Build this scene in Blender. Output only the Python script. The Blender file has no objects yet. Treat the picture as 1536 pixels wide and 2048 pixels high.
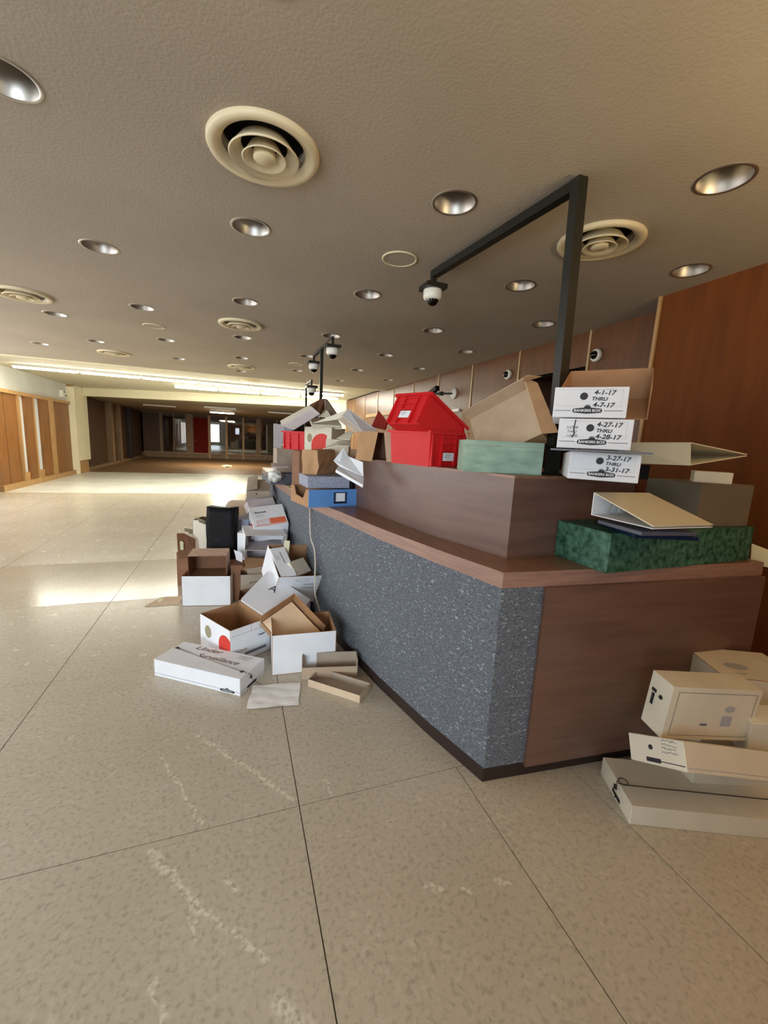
import bpy, bmesh, math, random
from mathutils import Vector, Matrix, Euler
random.seed(7)
SC = bpy.context.scene
COL = SC.collection
R = math.radians

# ------------------------------------------------------------------ camera
W_, H_ = 1536, 2048
FPX, YAW, PITCH, ROLL, CAMH = 827.1, 0.349092, -0.168038, 0.0502181, 1.5
cam = bpy.data.cameras.new('camera'); co = bpy.data.objects.new('camera', cam); COL.objects.link(co)
cam.sensor_fit = 'VERTICAL'; cam.sensor_height = 24.0; cam.lens = FPX / H_ * 24.0
cam.clip_start = 0.02; cam.clip_end = 200
fw = Vector((math.sin(YAW)*math.cos(PITCH), math.cos(YAW)*math.cos(PITCH), math.sin(PITCH)))
rt = Vector((math.cos(YAW), -math.sin(YAW), 0)); up = rt.cross(fw)
r2 = math.cos(ROLL)*rt + math.sin(ROLL)*up; u2 = -math.sin(ROLL)*rt + math.cos(ROLL)*up
co.matrix_world = Matrix(((r2.x, u2.x, -fw.x, 0), (r2.y, u2.y, -fw.y, 0), (r2.z, u2.z, -fw.z, CAMH), (0, 0, 0, 1)))
SC.camera = co

# ------------------------------------------------------------------ world, exposure, big lights
SC.view_settings.view_transform = 'Standard'; SC.view_settings.look = 'None'
SC.view_settings.gamma = 1.0; SC.view_settings.use_curve_mapping = False
SC.view_settings.exposure = 1.0
wd = bpy.data.worlds.new('world'); SC.world = wd; wd.use_nodes = True
wd.node_tree.nodes['Background'].inputs[0].default_value = (0.75, 0.85, 1.0, 1)
wd.node_tree.nodes['Background'].inputs[1].default_value = 1.0

def area(name, loc, rot, sx, sy, power, col):
    l = bpy.data.lights.new(name, 'AREA'); l.shape = 'RECTANGLE'; l.size = sx; l.size_y = sy
    l.energy = power; l.color = col
    o = bpy.data.objects.new(name, l); COL.objects.link(o); o.location = loc; o.rotation_euler = [R(a) for a in rot]
    return o
area('daylight_back_windows', (-3.2, -3.9, 1.5), (90, 0, 0), 2.6, 2.2, 185, (0.74, 0.87, 1.0))
area('daylight_left_windows', (-4.8, 5.9, 1.4), (90, 0, -90), 8.6, 2.0, 85, (1.0, 0.97, 0.92))
area('warm_uplight_right', (2.1, -.6, 1.7), (180, 0, 0), .9, .6, 42, (1.0, 0.80, 0.45))  # unseen warm panel aimed upwards, added to brighten the right of the ceiling
area('far_lamp_glow', (-.5, 20.9, 2.36), (0, 0, 0), 1.0, .2, 70, (1.0, 0.86, 0.62))
def point(name, loc, power, col, rad=0.06):
    l = bpy.data.lights.new(name, 'POINT'); l.energy = power; l.color = col; l.shadow_soft_size = rad
    o = bpy.data.objects.new(name, l); COL.objects.link(o); o.location = loc; return o
WARM = (1.0, 0.78, 0.42)
TUBE_EMIT = 37.0

# ------------------------------------------------------------------ materials
def lin(c):
    return tuple(((v/255)/12.92 if v/255 <= 0.04045 else ((v/255+0.055)/1.055)**2.4) for v in c) + (1,)
def mat(name, rgb, rough=0.6, metal=0.0, var=0.0, scale=8.0, bump=0.0, bscale=60.0, emit=0.0, spec=0.5, coords='Object', stretch=None, col2=None, detail=5.0, alpha=None):
    m = bpy.data.materials.new(name); m.use_nodes = True; nt = m.node_tree; N = nt.nodes; L = nt.links
    b = N['Principled BSDF']; b.inputs['Roughness'].default_value = rough; b.inputs['Metallic'].default_value = metal
    b.inputs['Specular IOR Level'].default_value = spec; b.inputs['Base Color'].default_value = lin(rgb)
    if emit:
        b.inputs['Emission Color'].default_value = lin(rgb); b.inputs['Emission Strength'].default_value = emit
    src = None
    if var or bump or col2:
        if coords == 'World':
            src = N.new('ShaderNodeNewGeometry').outputs['Position']
        else:
            src = N.new('ShaderNodeTexCoord').outputs['Object']
        if stretch:
            mp = N.new('ShaderNodeMapping'); mp.inputs['Scale'].default_value = stretch; L.new(src, mp.inputs['Vector']); src = mp.outputs[0]
    if var or col2:
        n = N.new('ShaderNodeTexNoise'); n.inputs['Scale'].default_value = scale; n.inputs['Detail'].default_value = detail
        L.new(src, n.inputs['Vector'])
        r = N.new('ShaderNodeValToRGB'); L.new(n.outputs['Fac'], r.inputs[0])
        c = lin(rgb)
        if col2: a, bb = lin(col2), c
        else: a, bb = tuple(max(0, v*(1-var)) for v in c[:3])+(1,), tuple(min(1, v*(1+var)) for v in c[:3])+(1,)
        r.color_ramp.elements[0].position = 0.35; r.color_ramp.elements[1].position = 0.65
        r.color_ramp.elements[0].color = a; r.color_ramp.elements[1].color = bb
        L.new(r.outputs[0], b.inputs['Base Color'])
    if bump:
        n = N.new('ShaderNodeTexNoise'); n.inputs['Scale'].default_value = bscale; n.inputs['Detail'].default_value = 4
        L.new(src, n.inputs['Vector']); bp = N.new('ShaderNodeBump'); bp.inputs['Strength'].default_value = bump
        bp.inputs['Distance'].default_value = 0.01
        L.new(n.outputs['Fac'], bp.inputs['Height']); L.new(bp.outputs[0], b.inputs['Normal'])
    return m

M = {}
M['ceiling'] = mat('ceiling_plaster', (164, 151, 133), 0.85, var=0.05, scale=1.2, bump=0.22, bscale=70, coords='World')
M['ceiling2'] = mat('ceiling_smooth', (198, 190, 164), 0.8, var=0.04, scale=1.0, coords='World')
M['beam'] = mat('cream_paint', (232, 222, 188), 0.75, var=0.04, scale=1.5, coords='World')
M['whitewall'] = mat('white_wall_paint', (205, 205, 198), 0.8, var=0.05, scale=1.5, coords='World')
M['farceil'] = mat('far_ceiling', (150, 135, 108), 0.85, var=0.1, scale=2, coords='World')
M['panel'] = mat('walnut_wall_panel', (104, 62, 26), 0.4, var=0.16, scale=5, stretch=(3, 3, 0.35), coords='World', bump=0.03, bscale=40)
M['panel_near'] = mat('walnut_wall_panel_near', (112, 60, 20), 0.6, var=0.12, scale=5, stretch=(3, 3, 0.35), coords='World', spec=0.15)
M['panel_left'] = mat('oak_wall_panel', (136, 88, 38), 0.45, var=0.18, scale=5, stretch=(3, 3, 0.4), coords='World')
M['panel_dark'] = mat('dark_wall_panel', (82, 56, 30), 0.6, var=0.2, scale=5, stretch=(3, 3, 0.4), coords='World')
M['reddoor'] = mat('red_door', (112, 22, 8), 0.7, spec=0.15, var=0.1)
M['woodtrim'] = mat('light_wood_trim', (182, 142, 90), 0.5, var=0.12, scale=6, stretch=(2, 2, 0.5), coords='World')
M['studs'] = mat('wood_stud', (140, 112, 80), 0.6, var=0.12, scale=6, coords='World')
M['alutrim'] = mat('trim_strip', (196, 170, 125), 0.4, metal=0.3)
M['dark'] = mat('dark_void', (18, 14, 10), 0.9)
M['grout'] = mat('grout', (92, 78, 58), 0.8)
M['carpet'] = None
M['laminate'] = mat('counter_laminate', (108, 80, 68), 0.33, var=0.13, scale=4, stretch=(0.6, 0.6, 6), coords='World', bump=0.02, bscale=30)
M['laminate_top'] = mat('ledge_laminate', (136, 98, 74), 0.36, var=0.2, scale=6, stretch=(5, 0.7, 1), coords='World')
M['laminate_edge'] = mat('ledge_edge', (150, 116, 100), 0.4, var=0.16, scale=7, stretch=(0.7, 0.7, 14), coords='World')
M['kick'] = mat('rubber_kick', (44, 30, 26), 0.5)
M['white'] = mat('white_card', (228, 229, 232), 0.7, var=0.03, scale=6)
M['white2'] = mat('offwhite_card', (216, 208, 188), 0.7, var=0.05, scale=6)
M['lav'] = mat('lavender_white_card', (196, 186, 186), 0.7, var=0.05, scale=6)
M['kraft'] = mat('kraft_card', (178, 138, 98), 0.75, var=0.08, scale=10)
M['kraft_pale'] = mat('very_pale_kraft_card', (236, 206, 168), 0.75, var=0.05, scale=10)
M['kraft_in'] = mat('kraft_card_inside', (170, 128, 90), 0.8, var=0.1, scale=10)
M['kraft_lt'] = mat('pale_kraft_card', (206, 182, 152), 0.75, var=0.06, scale=10)
M['kraft_dk'] = mat('brown_card', (128, 88, 62), 0.8, var=0.1, scale=10)
M['greykraft'] = mat('grey_kraft_card', (168, 152, 134), 0.8, var=0.06, scale=10)
M['pinkkraft'] = mat('torn_pink_card', (218, 192, 172), 0.8, scale=22, col2=(190, 152, 130), stretch=(1, 3, 1))
M['black'] = mat('black_vinyl', (10, 10, 12), 0.6, spec=0.2)
M['blackmetal'] = mat('black_metal', (30, 29, 22), 0.42, metal=0.2)
M['ink'] = mat('black_ink', (32, 32, 36), 0.6)
M['greyink'] = mat('grey_print', (110, 112, 118), 0.7)
M['paleink'] = mat('pale_grey_print', (170, 172, 176), 0.7)
M['brownink'] = mat('brown_felt_pen', (112, 92, 76), 0.7)
M['redprint'] = mat('red_print', (206, 50, 38), 0.6)
M['orange'] = mat('orange_print', (226, 112, 74), 0.6)
M['olive'] = mat('olive_print', (150, 142, 112), 0.7)
M['red'] = mat('red_plastic', (200, 16, 22), 0.6, var=0.04)
M['reddark'] = mat('dark_red_plastic', (130, 14, 14), 0.4)
M['palegreen'] = mat('pale_green_marbled_card', (158, 182, 162), 0.7, scale=9, col2=(128, 154, 136), stretch=(1, 1, 3), detail=9)
M['greenmarble'] = mat('green_marbled_card', (12, 62, 42), 0.55, scale=34, col2=(74, 118, 96), detail=9)
M['blue'] = mat('blue_card', (88, 140, 198), 0.55, var=0.04)
M['navy'] = mat('navy_plastic', (14, 34, 60), 0.3)
M['speck'] = mat('speckled_grey_card', (172, 176, 190), 0.8, scale=160, col2=(128, 130, 146))
M['greybox'] = mat('grey_card', (112, 100, 80), 0.8, var=0.05)
M['greytray'] = mat('grey_plastic', (92, 94, 102), 0.5)
M['binder'] = mat('white_vinyl', (216, 206, 176), 0.4)
M['plastic_white'] = mat('white_plastic', (226, 220, 206), 0.4)
M['dome'] = mat('smoked_dome', (12, 12, 12), 0.08)
M['alu'] = mat('spun_aluminium', (190, 184, 176), 0.42, metal=1.0)
M['diffuser'] = mat('cream_metal', (212, 196, 160), 0.5)
M['paper'] = mat('creased_paper', (250, 249, 246), 0.75, scale=9, col2=(238, 235, 232), stretch=(1, 5, 1), bump=0.25, bscale=14)
M['cream'] = mat('cream_paper', (226, 222, 184), 0.7)
M['cable'] = mat('white_cable', (196, 184, 168), 0.5)
M['tube'] = mat('fluorescent_tube', (255, 252, 236), 0.5, emit=TUBE_EMIT)
M['lampmetal'] = mat('lamp_housing', (214, 212, 196), 0.5)
M['kraft_grey'] = mat('dull_kraft_card', (184, 160, 134), 0.75, var=0.06)
M['string'] = mat('dark_string', (60, 48, 36), 0.8)
M['glasswall'] = mat('dark_glass', (20, 16, 12), 0.03, spec=0.5)
M['plasticwrap'] = mat('plastic_wrap', (214, 214, 208), 0.3)
M['skyglow'] = mat('daylight_outside', (225, 236, 255), 0.5, emit=3.2)
M['frosted'] = mat('frosted_pane', (222, 230, 236), 0.25, emit=0.0)

def glass_mat():
    m = bpy.data.materials.new('partition_glass'); m.use_nodes = True; nt = m.node_tree; N = nt.nodes; L = nt.links
    N.remove(N['Principled BSDF']); o = N['Material Output']
    g = N.new('ShaderNodeBsdfGlossy'); g.inputs['Roughness'].default_value = 0.01
    t = N.new('ShaderNodeBsdfTransparent'); t.inputs[0].default_value = (0.8, 0.78, 0.74, 1)
    f = N.new('ShaderNodeFresnel'); f.inputs[0].default_value = 1.9
    mx = N.new('ShaderNodeMixShader'); L.new(f.outputs[0], mx.inputs[0]); L.new(t.outputs[0], mx.inputs[1]); L.new(g.outputs[0], mx.inputs[2])
    L.new(mx.outputs[0], o.inputs[0]); return m
M['glass'] = glass_mat()

def carpet_mat():
    m = mat('blue_grey_carpet', (88, 92, 98), 0.95, bump=1.0, bscale=150, coords='World', spec=0.2)
    nt = m.node_tree; N = nt.nodes; L = nt.links; b = N['Principled BSDF']
    g = N.new('ShaderNodeNewGeometry')
    mp = N.new('ShaderNodeMapping'); mp.inputs['Scale'].default_value = (1, 1, 2.6); L.new(g.outputs['Position'], mp.inputs[0])
    n1 = N.new('ShaderNodeTexNoise'); n1.inputs['Scale'].default_value = 120; n1.inputs['Detail'].default_value = 6; L.new(mp.outputs[0], n1.inputs[0])
    r1 = N.new('ShaderNodeValToRGB'); L.new(n1.outputs['Fac'], r1.inputs[0])
    r1.color_ramp.elements[0].position = .35; r1.color_ramp.elements[0].color = lin((78, 80, 84))
    r1.color_ramp.elements[1].position = .68; r1.color_ramp.elements[1].color = lin((136, 142, 150))
    n2 = N.new('ShaderNodeTexNoise'); n2.inputs['Scale'].default_value = 42; n2.inputs['Detail'].default_value = 2; L.new(mp.outputs[0], n2.inputs[0])
    r2_ = N.new('ShaderNodeValToRGB'); L.new(n2.outputs['Fac'], r2_.inputs[0])
    r2_.color_ramp.elements[0].position = .615; r2_.color_ramp.elements[0].color = (0, 0, 0, 1)
    r2_.color_ramp.elements[1].position = .70; r2_.color_ramp.elements[1].color = (1, 1, 1, 1)
    mx = N.new('ShaderNodeMixRGB'); L.new(r2_.outputs[0], mx.inputs[0]); L.new(r1.outputs[0], mx.inputs[1]); mx.inputs[2].default_value = lin((168, 174, 182))
    L.new(mx.outputs[0], b.inputs['Base Color']); return m
M['carpet'] = carpet_mat()

def floor_mat(name, base, dark, lightc, rough, scr=True):
    m = bpy.data.materials.new(name); m.use_nodes = True; nt = m.node_tree; N = nt.nodes; L = nt.links
    b = N['Principled BSDF']
    pos = N.new('ShaderNodeNewGeometry').outputs['Position']
    def noise(s, d=6, dist=0.0):
        n = N.new('ShaderNodeTexNoise'); n.inputs['Scale'].default_value = s; n.inputs['Detail'].default_value = d
        n.inputs['Distortion'].default_value = dist; L.new(pos, n.inputs[0]); return n.outputs['Fac']
    def ramp(f, stops):
        r = N.new('ShaderNodeValToRGB'); L.new(f, r.inputs[0]); e = r.color_ramp.elements
        while len(e) < len(stops): e.new(0.5)
        for i, (p_, c_) in enumerate(stops): e[i].position = p_; e[i].color = c_
        return r.outputs[0]
    g = lambda v: (v, v, v, 1)
    c0 = ramp(noise(1.6, 5), [(.3, lin(dark)), (.7, lin(base))])
    # fine terrazzo mottling
    f1 = ramp(noise(60, 8, .4), [(.34, g(.80)), (.48, g(1.0)), (.62, g(1.02)), (.72, g(1.1))])
    mx = N.new('ShaderNodeMixRGB'); mx.blend_type = 'MULTIPLY'; mx.inputs[0].default_value = 1; L.new(c0, mx.inputs[1]); L.new(f1, mx.inputs[2])
    # pale chips
    f2 = ramp(noise(3.5, 9, .2), [(.45, g(.05)), (.75, g(.45))])
    f3 = ramp(noise(42, 6), [(.50, g(0)), (.66, g(1))])
    mu = N.new('ShaderNodeMath'); mu.operation = 'MULTIPLY'; L.new(f2, mu.inputs[0]); L.new(f3, mu.inputs[1])
    mx2 = N.new('ShaderNodeMixRGB'); L.new(mu.outputs[0], mx2.inputs[0]); L.new(mx.outputs[0], mx2.inputs[1]); mx2.inputs[2].default_value = lin(lightc)
    col = mx2.outputs[0]
    if scr:   # worn drag scratches across the near slabs
        segs = [((-0.30, 1.445), (-0.10, 1.174), .022), ((-0.10, 1.174), (0.07, 1.0), .013), ((-0.19, 2.037), (0.222, 1.53), .013),
                ((-0.34, 1.93), (-0.137, 1.52), .009), ((-0.045, 1.275), (-0.011, 1.229), .016), ((-0.225, 1.04), (-0.19, .95), .012),
                ((-0.124, 1.108), (-0.167, 1.261), .007), ((.6, 1.045), (.66, 1.02), .012), ((.72, 1.0), (.75, .985), .01), ((.86, .985), (.885, .97), .009),
                ((0.1, 0.9), (0.3, 0.62), .03), ((0.36, 1.6), (0.38, 1.5), .007)]
        xy = N.new('ShaderNodeVectorMath'); xy.operation = 'MULTIPLY'; L.new(pos, xy.inputs[0]); xy.inputs[1].default_value = (1, 1, 0)
        wob = N.new('ShaderNodeTexNoise'); wob.inputs['Scale'].default_value = 22; wob.inputs['Detail'].default_value = 6; L.new(pos, wob.inputs[0])
        wv = N.new('ShaderNodeVectorMath'); wv.operation = 'SUBTRACT'; L.new(wob.outputs['Color'], wv.inputs[0]); wv.inputs[1].default_value = (.5, .5, .5)
        wsx = N.new('ShaderNodeVectorMath'); wsx.operation = 'MULTIPLY'; L.new(wv.outputs[0], wsx.inputs[0]); wsx.inputs[1].default_value = (.06, .06, 0)
        ad = N.new('ShaderNodeVectorMath'); ad.operation = 'ADD'; L.new(xy.outputs[0], ad.inputs[0]); L.new(wsx.outputs[0], ad.inputs[1])
        total = None
        for a_, b_, w_ in segs:
            a_ = Vector((a_[0], a_[1], 0)); d_ = Vector((b_[0], b_[1], 0)) - a_; ln = d_.length; d_.normalize()
            s = N.new('ShaderNodeVectorMath'); s.operation = 'SUBTRACT'; L.new(ad.outputs[0], s.inputs[0]); s.inputs[1].default_value = a_
            dt = N.new('ShaderNodeVectorMath'); dt.operation = 'DOT_PRODUCT'; L.new(s.outputs[0], dt.inputs[0]); dt.inputs[1].default_value = d_
            cl = N.new('ShaderNodeClamp'); L.new(dt.outputs['Value'], cl.inputs[0]); cl.inputs[2].default_value = ln
            sc = N.new('ShaderNodeVectorMath'); sc.operation = 'SCALE'; sc.inputs[0].default_value = d_; L.new(cl.outputs[0], sc.inputs['Scale'])
            ds = N.new('ShaderNodeVectorMath'); ds.operation = 'DISTANCE'; L.new(s.outputs[0], ds.inputs[0]); L.new(sc.outputs[0], ds.inputs[1])
            mr = N.new('ShaderNodeMapRange'); L.new(ds.outputs['Value'], mr.inputs[0]); mr.inputs[1].default_value = w_; mr.inputs[2].default_value = w_*.3
            mr.inputs[3].default_value = 0; mr.inputs[4].default_value = 1
            if total is None: total = mr.outputs[0]
            else:
                mm = N.new('ShaderNodeMath'); mm.operation = 'MAXIMUM'; L.new(total, mm.inputs[0]); L.new(mr.outputs[0], mm.inputs[1]); total = mm.outputs[0]
        rg = ramp(noise(60, 6), [(.40, g(0)), (.58, g(.6))])
        mu2 = N.new('ShaderNodeMath'); mu2.operation = 'MULTIPLY'; L.new(total, mu2.inputs[0]); L.new(rg, mu2.inputs[1])
        mx3 = N.new('ShaderNodeMixRGB'); L.new(mu2.outputs[0], mx3.inputs[0]); L.new(col, mx3.inputs[1]); mx3.inputs[2].default_value = lin((240, 234, 216)); col = mx3.outputs[0]
    L.new(col, b.inputs['Base Color'])
    rr = ramp(noise(14, 4), [(.3, g(rough)), (.7, g(rough+.06))]); L.new(rr, b.inputs['Roughness'])
    bp = N.new('ShaderNodeBump'); bp.inputs['Strength'].default_value = .12; bp.inputs['Distance'].default_value = .004
    L.new(noise(26, 6), bp.inputs['Height']); L.new(bp.outputs[0], b.inputs['Normal'])
    return m
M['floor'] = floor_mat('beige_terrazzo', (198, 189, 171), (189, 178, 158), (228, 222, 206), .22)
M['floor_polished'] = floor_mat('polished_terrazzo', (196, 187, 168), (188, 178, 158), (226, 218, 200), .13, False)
M['floor_bare'] = floor_mat('scraped_floor_daylit', (236, 236, 228), (206, 206, 194), (244, 243, 236), .3, False)  # pale scraped floor, its colour raised to stand for daylight falling there
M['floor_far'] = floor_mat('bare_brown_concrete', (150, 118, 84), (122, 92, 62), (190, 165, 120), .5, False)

# ------------------------------------------------------------------ object helpers
def tag(o, label=None, cat=None, group=None, kind=None):
    if label: o['label'] = label
    if cat: o['category'] = cat
    if group: o['group'] = group
    if kind: o['kind'] = kind
    return o
def link_bm(name, bm, mats, parent=None, smooth=False):
    me = bpy.data.meshes.new(name); bm.normal_update(); bm.to_mesh(me); bm.free()
    for m in (mats if isinstance(mats, (list, tuple)) else [mats]): me.materials.append(m)
    if smooth:
        for p in me.polygons: p.use_smooth = True
    o = bpy.data.objects.new(name, me); COL.objects.link(o)
    if parent: o.parent = parent
    return o
def empty(name, loc=(0, 0, 0), rot=(0, 0, 0)):
    o = bpy.data.objects.new(name, None); COL.objects.link(o); o.location = loc; o.rotation_euler = [R(a) for a in rot]
    o.empty_display_size = 0.1; return o
def bbox(bm, x0, x1, y0, y1, z0, z1, mi=0):
    v = [bm.verts.new((x, y, z)) for x in (x0, x1) for y in (y0, y1) for z in (z0, z1)]
    for q in ((0, 1, 3, 2), (4, 6, 7, 5), (0, 4, 5, 1), (2, 3, 7, 6), (0, 2, 6, 4), (1, 5, 7, 3)):
        f = bm.faces.new([v[i] for i in q]); f.material_index = mi
def box_obj(name, x0, x1, y0, y1, z0, z1, m, parent=None):
    bm = bmesh.new(); bbox(bm, x0, x1, y0, y1, z0, z1); return link_bm(name, bm, m, parent)
def prism(bm, pts, z0, z1, mi=0, side_mi=None):
    a = [bm.verts.new((x, y, z0)) for x, y in pts]; b = [bm.verts.new((x, y, z1)) for x, y in pts]
    f = bm.faces.new(list(reversed(a))); f.material_index = mi
    f = bm.faces.new(b); f.material_index = mi
    n = len(pts)
    for i in range(n):
        f = bm.faces.new((a[i], a[(i+1) % n], b[(i+1) % n], b[i])); f.material_index = mi if side_mi is None else side_mi
def slab3(bm, quad, t, mi=0, mi2=None):
    """a flat polygon in space given thickness t along its normal"""
    q = [Vector(p) for p in quad]; n = (q[1]-q[0]).cross(q[-1]-q[0]).normalized()*t
    a = [bm.verts.new(p) for p in q]; b = [bm.verts.new(p+n) for p in q]
    f = bm.faces.new(list(reversed(a))); f.material_index = mi
    f = bm.faces.new(b); f.material_index = mi if mi2 is None else mi2
    k = len(q)
    for i in range(k):
        f = bm.faces.new((a[i], a[(i+1) % k], b[(i+1) % k], b[i])); f.material_index = mi if mi2 is None else mi2
def lathe(bm, prof, seg=32, mi=0, c=(0, 0, 0), closed=False):
    rings = []
    for r, z in prof:
        rings.append([bm.verts.new((c[0]+r*math.cos(2*math.pi*i/seg), c[1]+r*math.sin(2*math.pi*i/seg), c[2]+z)) for i in range(seg)] if r > 1e-6 else [bm.verts.new((c[0], c[1], c[2]+z))])
    for a, b in zip(rings, rings[1:]):
        for i in range(seg):
            j = (i+1) % seg
            if len(a) == 1 and len(b) == 1: continue
            if len(a) == 1: f = bm.faces.new((a[0], b[j], b[i]))
            elif len(b) == 1: f = bm.faces.new((a[i], a[j], b[0]))
            else: f = bm.faces.new((a[i], a[j], b[j], b[i]))
            f.material_index = mi; f.smooth = True
def bar(bm, p0, p1, w, d=None, mi=0):
    p0, p1 = Vector(p0), Vector(p1); d = d or w; z = (p1-p0).normalized()
    ref = Vector((0, 0, 1)) if abs(z.z) < .9 else Vector((0, 1, 0))
    x = z.cross(ref).normalized(); y = z.cross(x)
    v = [bm.verts.new(p+x*sx*w/2+y*sy*d/2) for p in (p0, p1) for sx, sy in ((-1, -1), (1, -1), (1, 1), (-1, 1))]
    for q in ((3, 2, 1, 0), (4, 5, 6, 7), (0, 1, 5, 4), (1, 2, 6, 5), (2, 3, 7, 6), (3, 0, 4, 7)):
        f = bm.faces.new([v[i] for i in q]); f.material_index = mi
def tube(bm, pts, r, seg=8, mi=0):
    pts = [Vector(p) for p in pts]; rings = []
    for i, p in enumerate(pts):
        t = (pts[min(i+1, len(pts)-1)]-pts[max(i-1, 0)]).normalized()
        ref = Vector((0, 0, 1)) if abs(t.z) < .9 else Vector((1, 0, 0))
        x = t.cross(ref).normalized(); y = t.cross(x)
        rings.append([bm.verts.new(p+x*r*math.cos(2*math.pi*k/seg)+y*r*math.sin(2*math.pi*k/seg)) for k in range(seg)])
    for a, b in zip(rings, rings[1:]):
        for k in range(seg):
            f = bm.faces.new((a[k], a[(k+1) % seg], b[(k+1) % seg], b[k])); f.smooth = True; f.material_index = mi
    bm.faces.new(rings[0]); bm.faces.new(list(reversed(rings[-1])))
def smooth_path(pts, n=8):
    P = [Vector(p) for p in pts]; out = []
    for i in range(len(P)-1):
        a, b, c, d = P[max(i-1, 0)], P[i], P[i+1], P[min(i+2, len(P)-1)]
        for k in range(n):
            t = k/n; out.append(.5*((2*b)+(c-a)*t+(2*a-5*b+4*c-d)*t*t+(3*b-a-3*c+d)*t**3))
    out.append(P[-1]); return out

FACES = {'F': ((1, 0, 0), (0, 0, 1), (0, -1, 0)), 'B': ((-1, 0, 0), (0, 0, 1), (0, 1, 0)), 'L': ((0, -1, 0), (0, 0, 1), (-1, 0, 0)),
         'R': ((0, 1, 0), (0, 0, 1), (1, 0, 0)), 'T': ((1, 0, 0), (0, 1, 0), (0, 0, 1)), 'U': ((1, 0, 0), (0, -1, 0), (0, 0, -1))}
def facemap(face, D):
    """local 2-D (u right, v up from the face centre) -> 3-D for a box of size D standing on z=0"""
    U, V, Nn = [Vector(x) for x in FACES[face]]
    c = Vector((0, 0, D[2]/2)) + Vector((Nn.x*D[0]/2, Nn.y*D[1]/2, Nn.z*D[2]/2))
    return lambda u, v, o=.0008: c+U*u+V*v+Nn*o
def shapes(parent, name, fm, items, m, kind_label=None):
    bm = bmesh.new()
    for it in items:
        if it[0] == 'r':
            _, u0, v0, u1, v1 = it; bm.faces.new([bm.verts.new(fm(*p)) for p in ((u0, v0), (u1, v0), (u1, v1), (u0, v1))])
        elif it[0] == 'p':
            bm.faces.new([bm.verts.new(fm(*p)) for p in it[1]])
        elif it[0] == 'e':
            _, u, v, a, b = it[:5]; a0, a1 = it[5:7] if len(it) > 5 else (0, 360)
            n = 28; bm.faces.new([bm.verts.new(fm(u+a*math.cos(R(a0+(a1-a0)*k/n)), v+b*math.sin(R(a0+(a1-a0)*k/n)))) for k in range(n + (0 if a1-a0 == 360 else 1))])
        elif it[0] == 's':   # stroke polyline
            _, pts, w = it
            for p, q in zip(pts, pts[1:]):
                d = Vector(q)-Vector(p); 
                if d.length < 1e-6: continue
                n_ = Vector((-d.y, d.x)).normalized()*w/2; e = d.normalized()*w*.3
                P_, Q_ = Vector(p)-e, Vector(q)+e
                bm.faces.new([bm.verts.new(fm(*x)) for x in (P_-n_, Q_-n_, Q_+n_, P_+n_)])
    o = link_bm(name, bm, m, parent); 
    if kind_label: o['label'] = kind_label
    return o
def text(parent, name, fm, s, size, m, u=0, v=0, ang=0, shear=0, off=.001, align='CENTER', bold=0, sx=1.0, label=None):
    cu = bpy.data.curves.new(name, 'FONT'); cu.body = s; cu.size = size; cu.align_x = align; cu.align_y = 'CENTER'; cu.shear = shear; cu.offset = bold
    t = bpy.data.objects.new(name, cu); COL.objects.link(t)
    dg = bpy.context.evaluated_depsgraph_get(); me = bpy.data.meshes.new_from_object(t.evaluated_get(dg))
    bpy.data.objects.remove(t); bpy.data.curves.remove(cu)
    ca, sa = math.cos(R(ang)), math.sin(R(ang))
    for vt in me.vertices:
        x, y = vt.co.x*sx, vt.co.y; vt.co = fm(u+x*ca-y*sa, v+x*sa+y*ca, off)
    me.materials.clear(); me.materials.append(m); me.name = name
    o = bpy.data.objects.new(name, me); COL.objects.link(o); o.parent = parent
    if label: o['label'] = label
    return o

def root_from_fit(name, c, rot, D):
    e = Euler([R(a) for a in rot], 'XYZ')
    base = Vector(c) - e.to_matrix() @ Vector((0, 0, D[2]/2))
    o = empty(name, base); o.rotation_euler = e; return o
def carton(name, c, rot, D, out, inn, label, cat='box', open_='T', th=.004, group=None, low=None):
    """cardboard box: five walls of real thickness, open on side(s) `open_`"""
    r = root_from_fit(name, c, rot, D); tag(r, label, cat, group)
    x, y, z = D[0]/2, D[1]/2, D[2]; bm = bmesh.new(); low = low or {}
    def wall(x0, x1, y0, y1, z0, z1, side):
        v = [bm.verts.new((a, b, d)) for a in (x0, x1) for b in (y0, y1) for d in (z0, z1)]
        nrm = {'L': 0, 'R': 1, 'F': 2, 'B': 3, 'D': 4, 'T': 5}
        for k, q in enumerate(((0, 1, 3, 2), (4, 6, 7, 5), (0, 4, 5, 1), (2, 3, 7, 6), (0, 2, 6, 4), (1, 5, 7, 3))):
            f = bm.faces.new([v[i] for i in q]); f.material_index = 0 if k == nrm[side] else 1
    if 'D' not in open_: wall(-x, x, -y, y, 0, th, 'D')
    if 'T' not in open_: wall(-x, x, -y, y, z-th, z, 'T')
    zt = z - (0 if 'T' in open_ else th); zb = th if 'D' not in open_ else 0
    if 'L' not in open_: wall(-x, -x+th, -y, y, zb, zt*low.get('L', 1), 'L')
    if 'R' not in open_: wall(x-th, x, -y, y, zb, zt*low.get('R', 1), 'R')
    if 'F' not in open_: wall(-x+th, x-th, -y, -y+th, zb, zt*low.get('F', 1), 'F')
    if 'B' not in open_: wall(-x+th, x-th, y-th, y, zb, zt*low.get('B', 1), 'B')
    link_bm('carton_body', bm, [out, inn], r)
    return r
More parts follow.
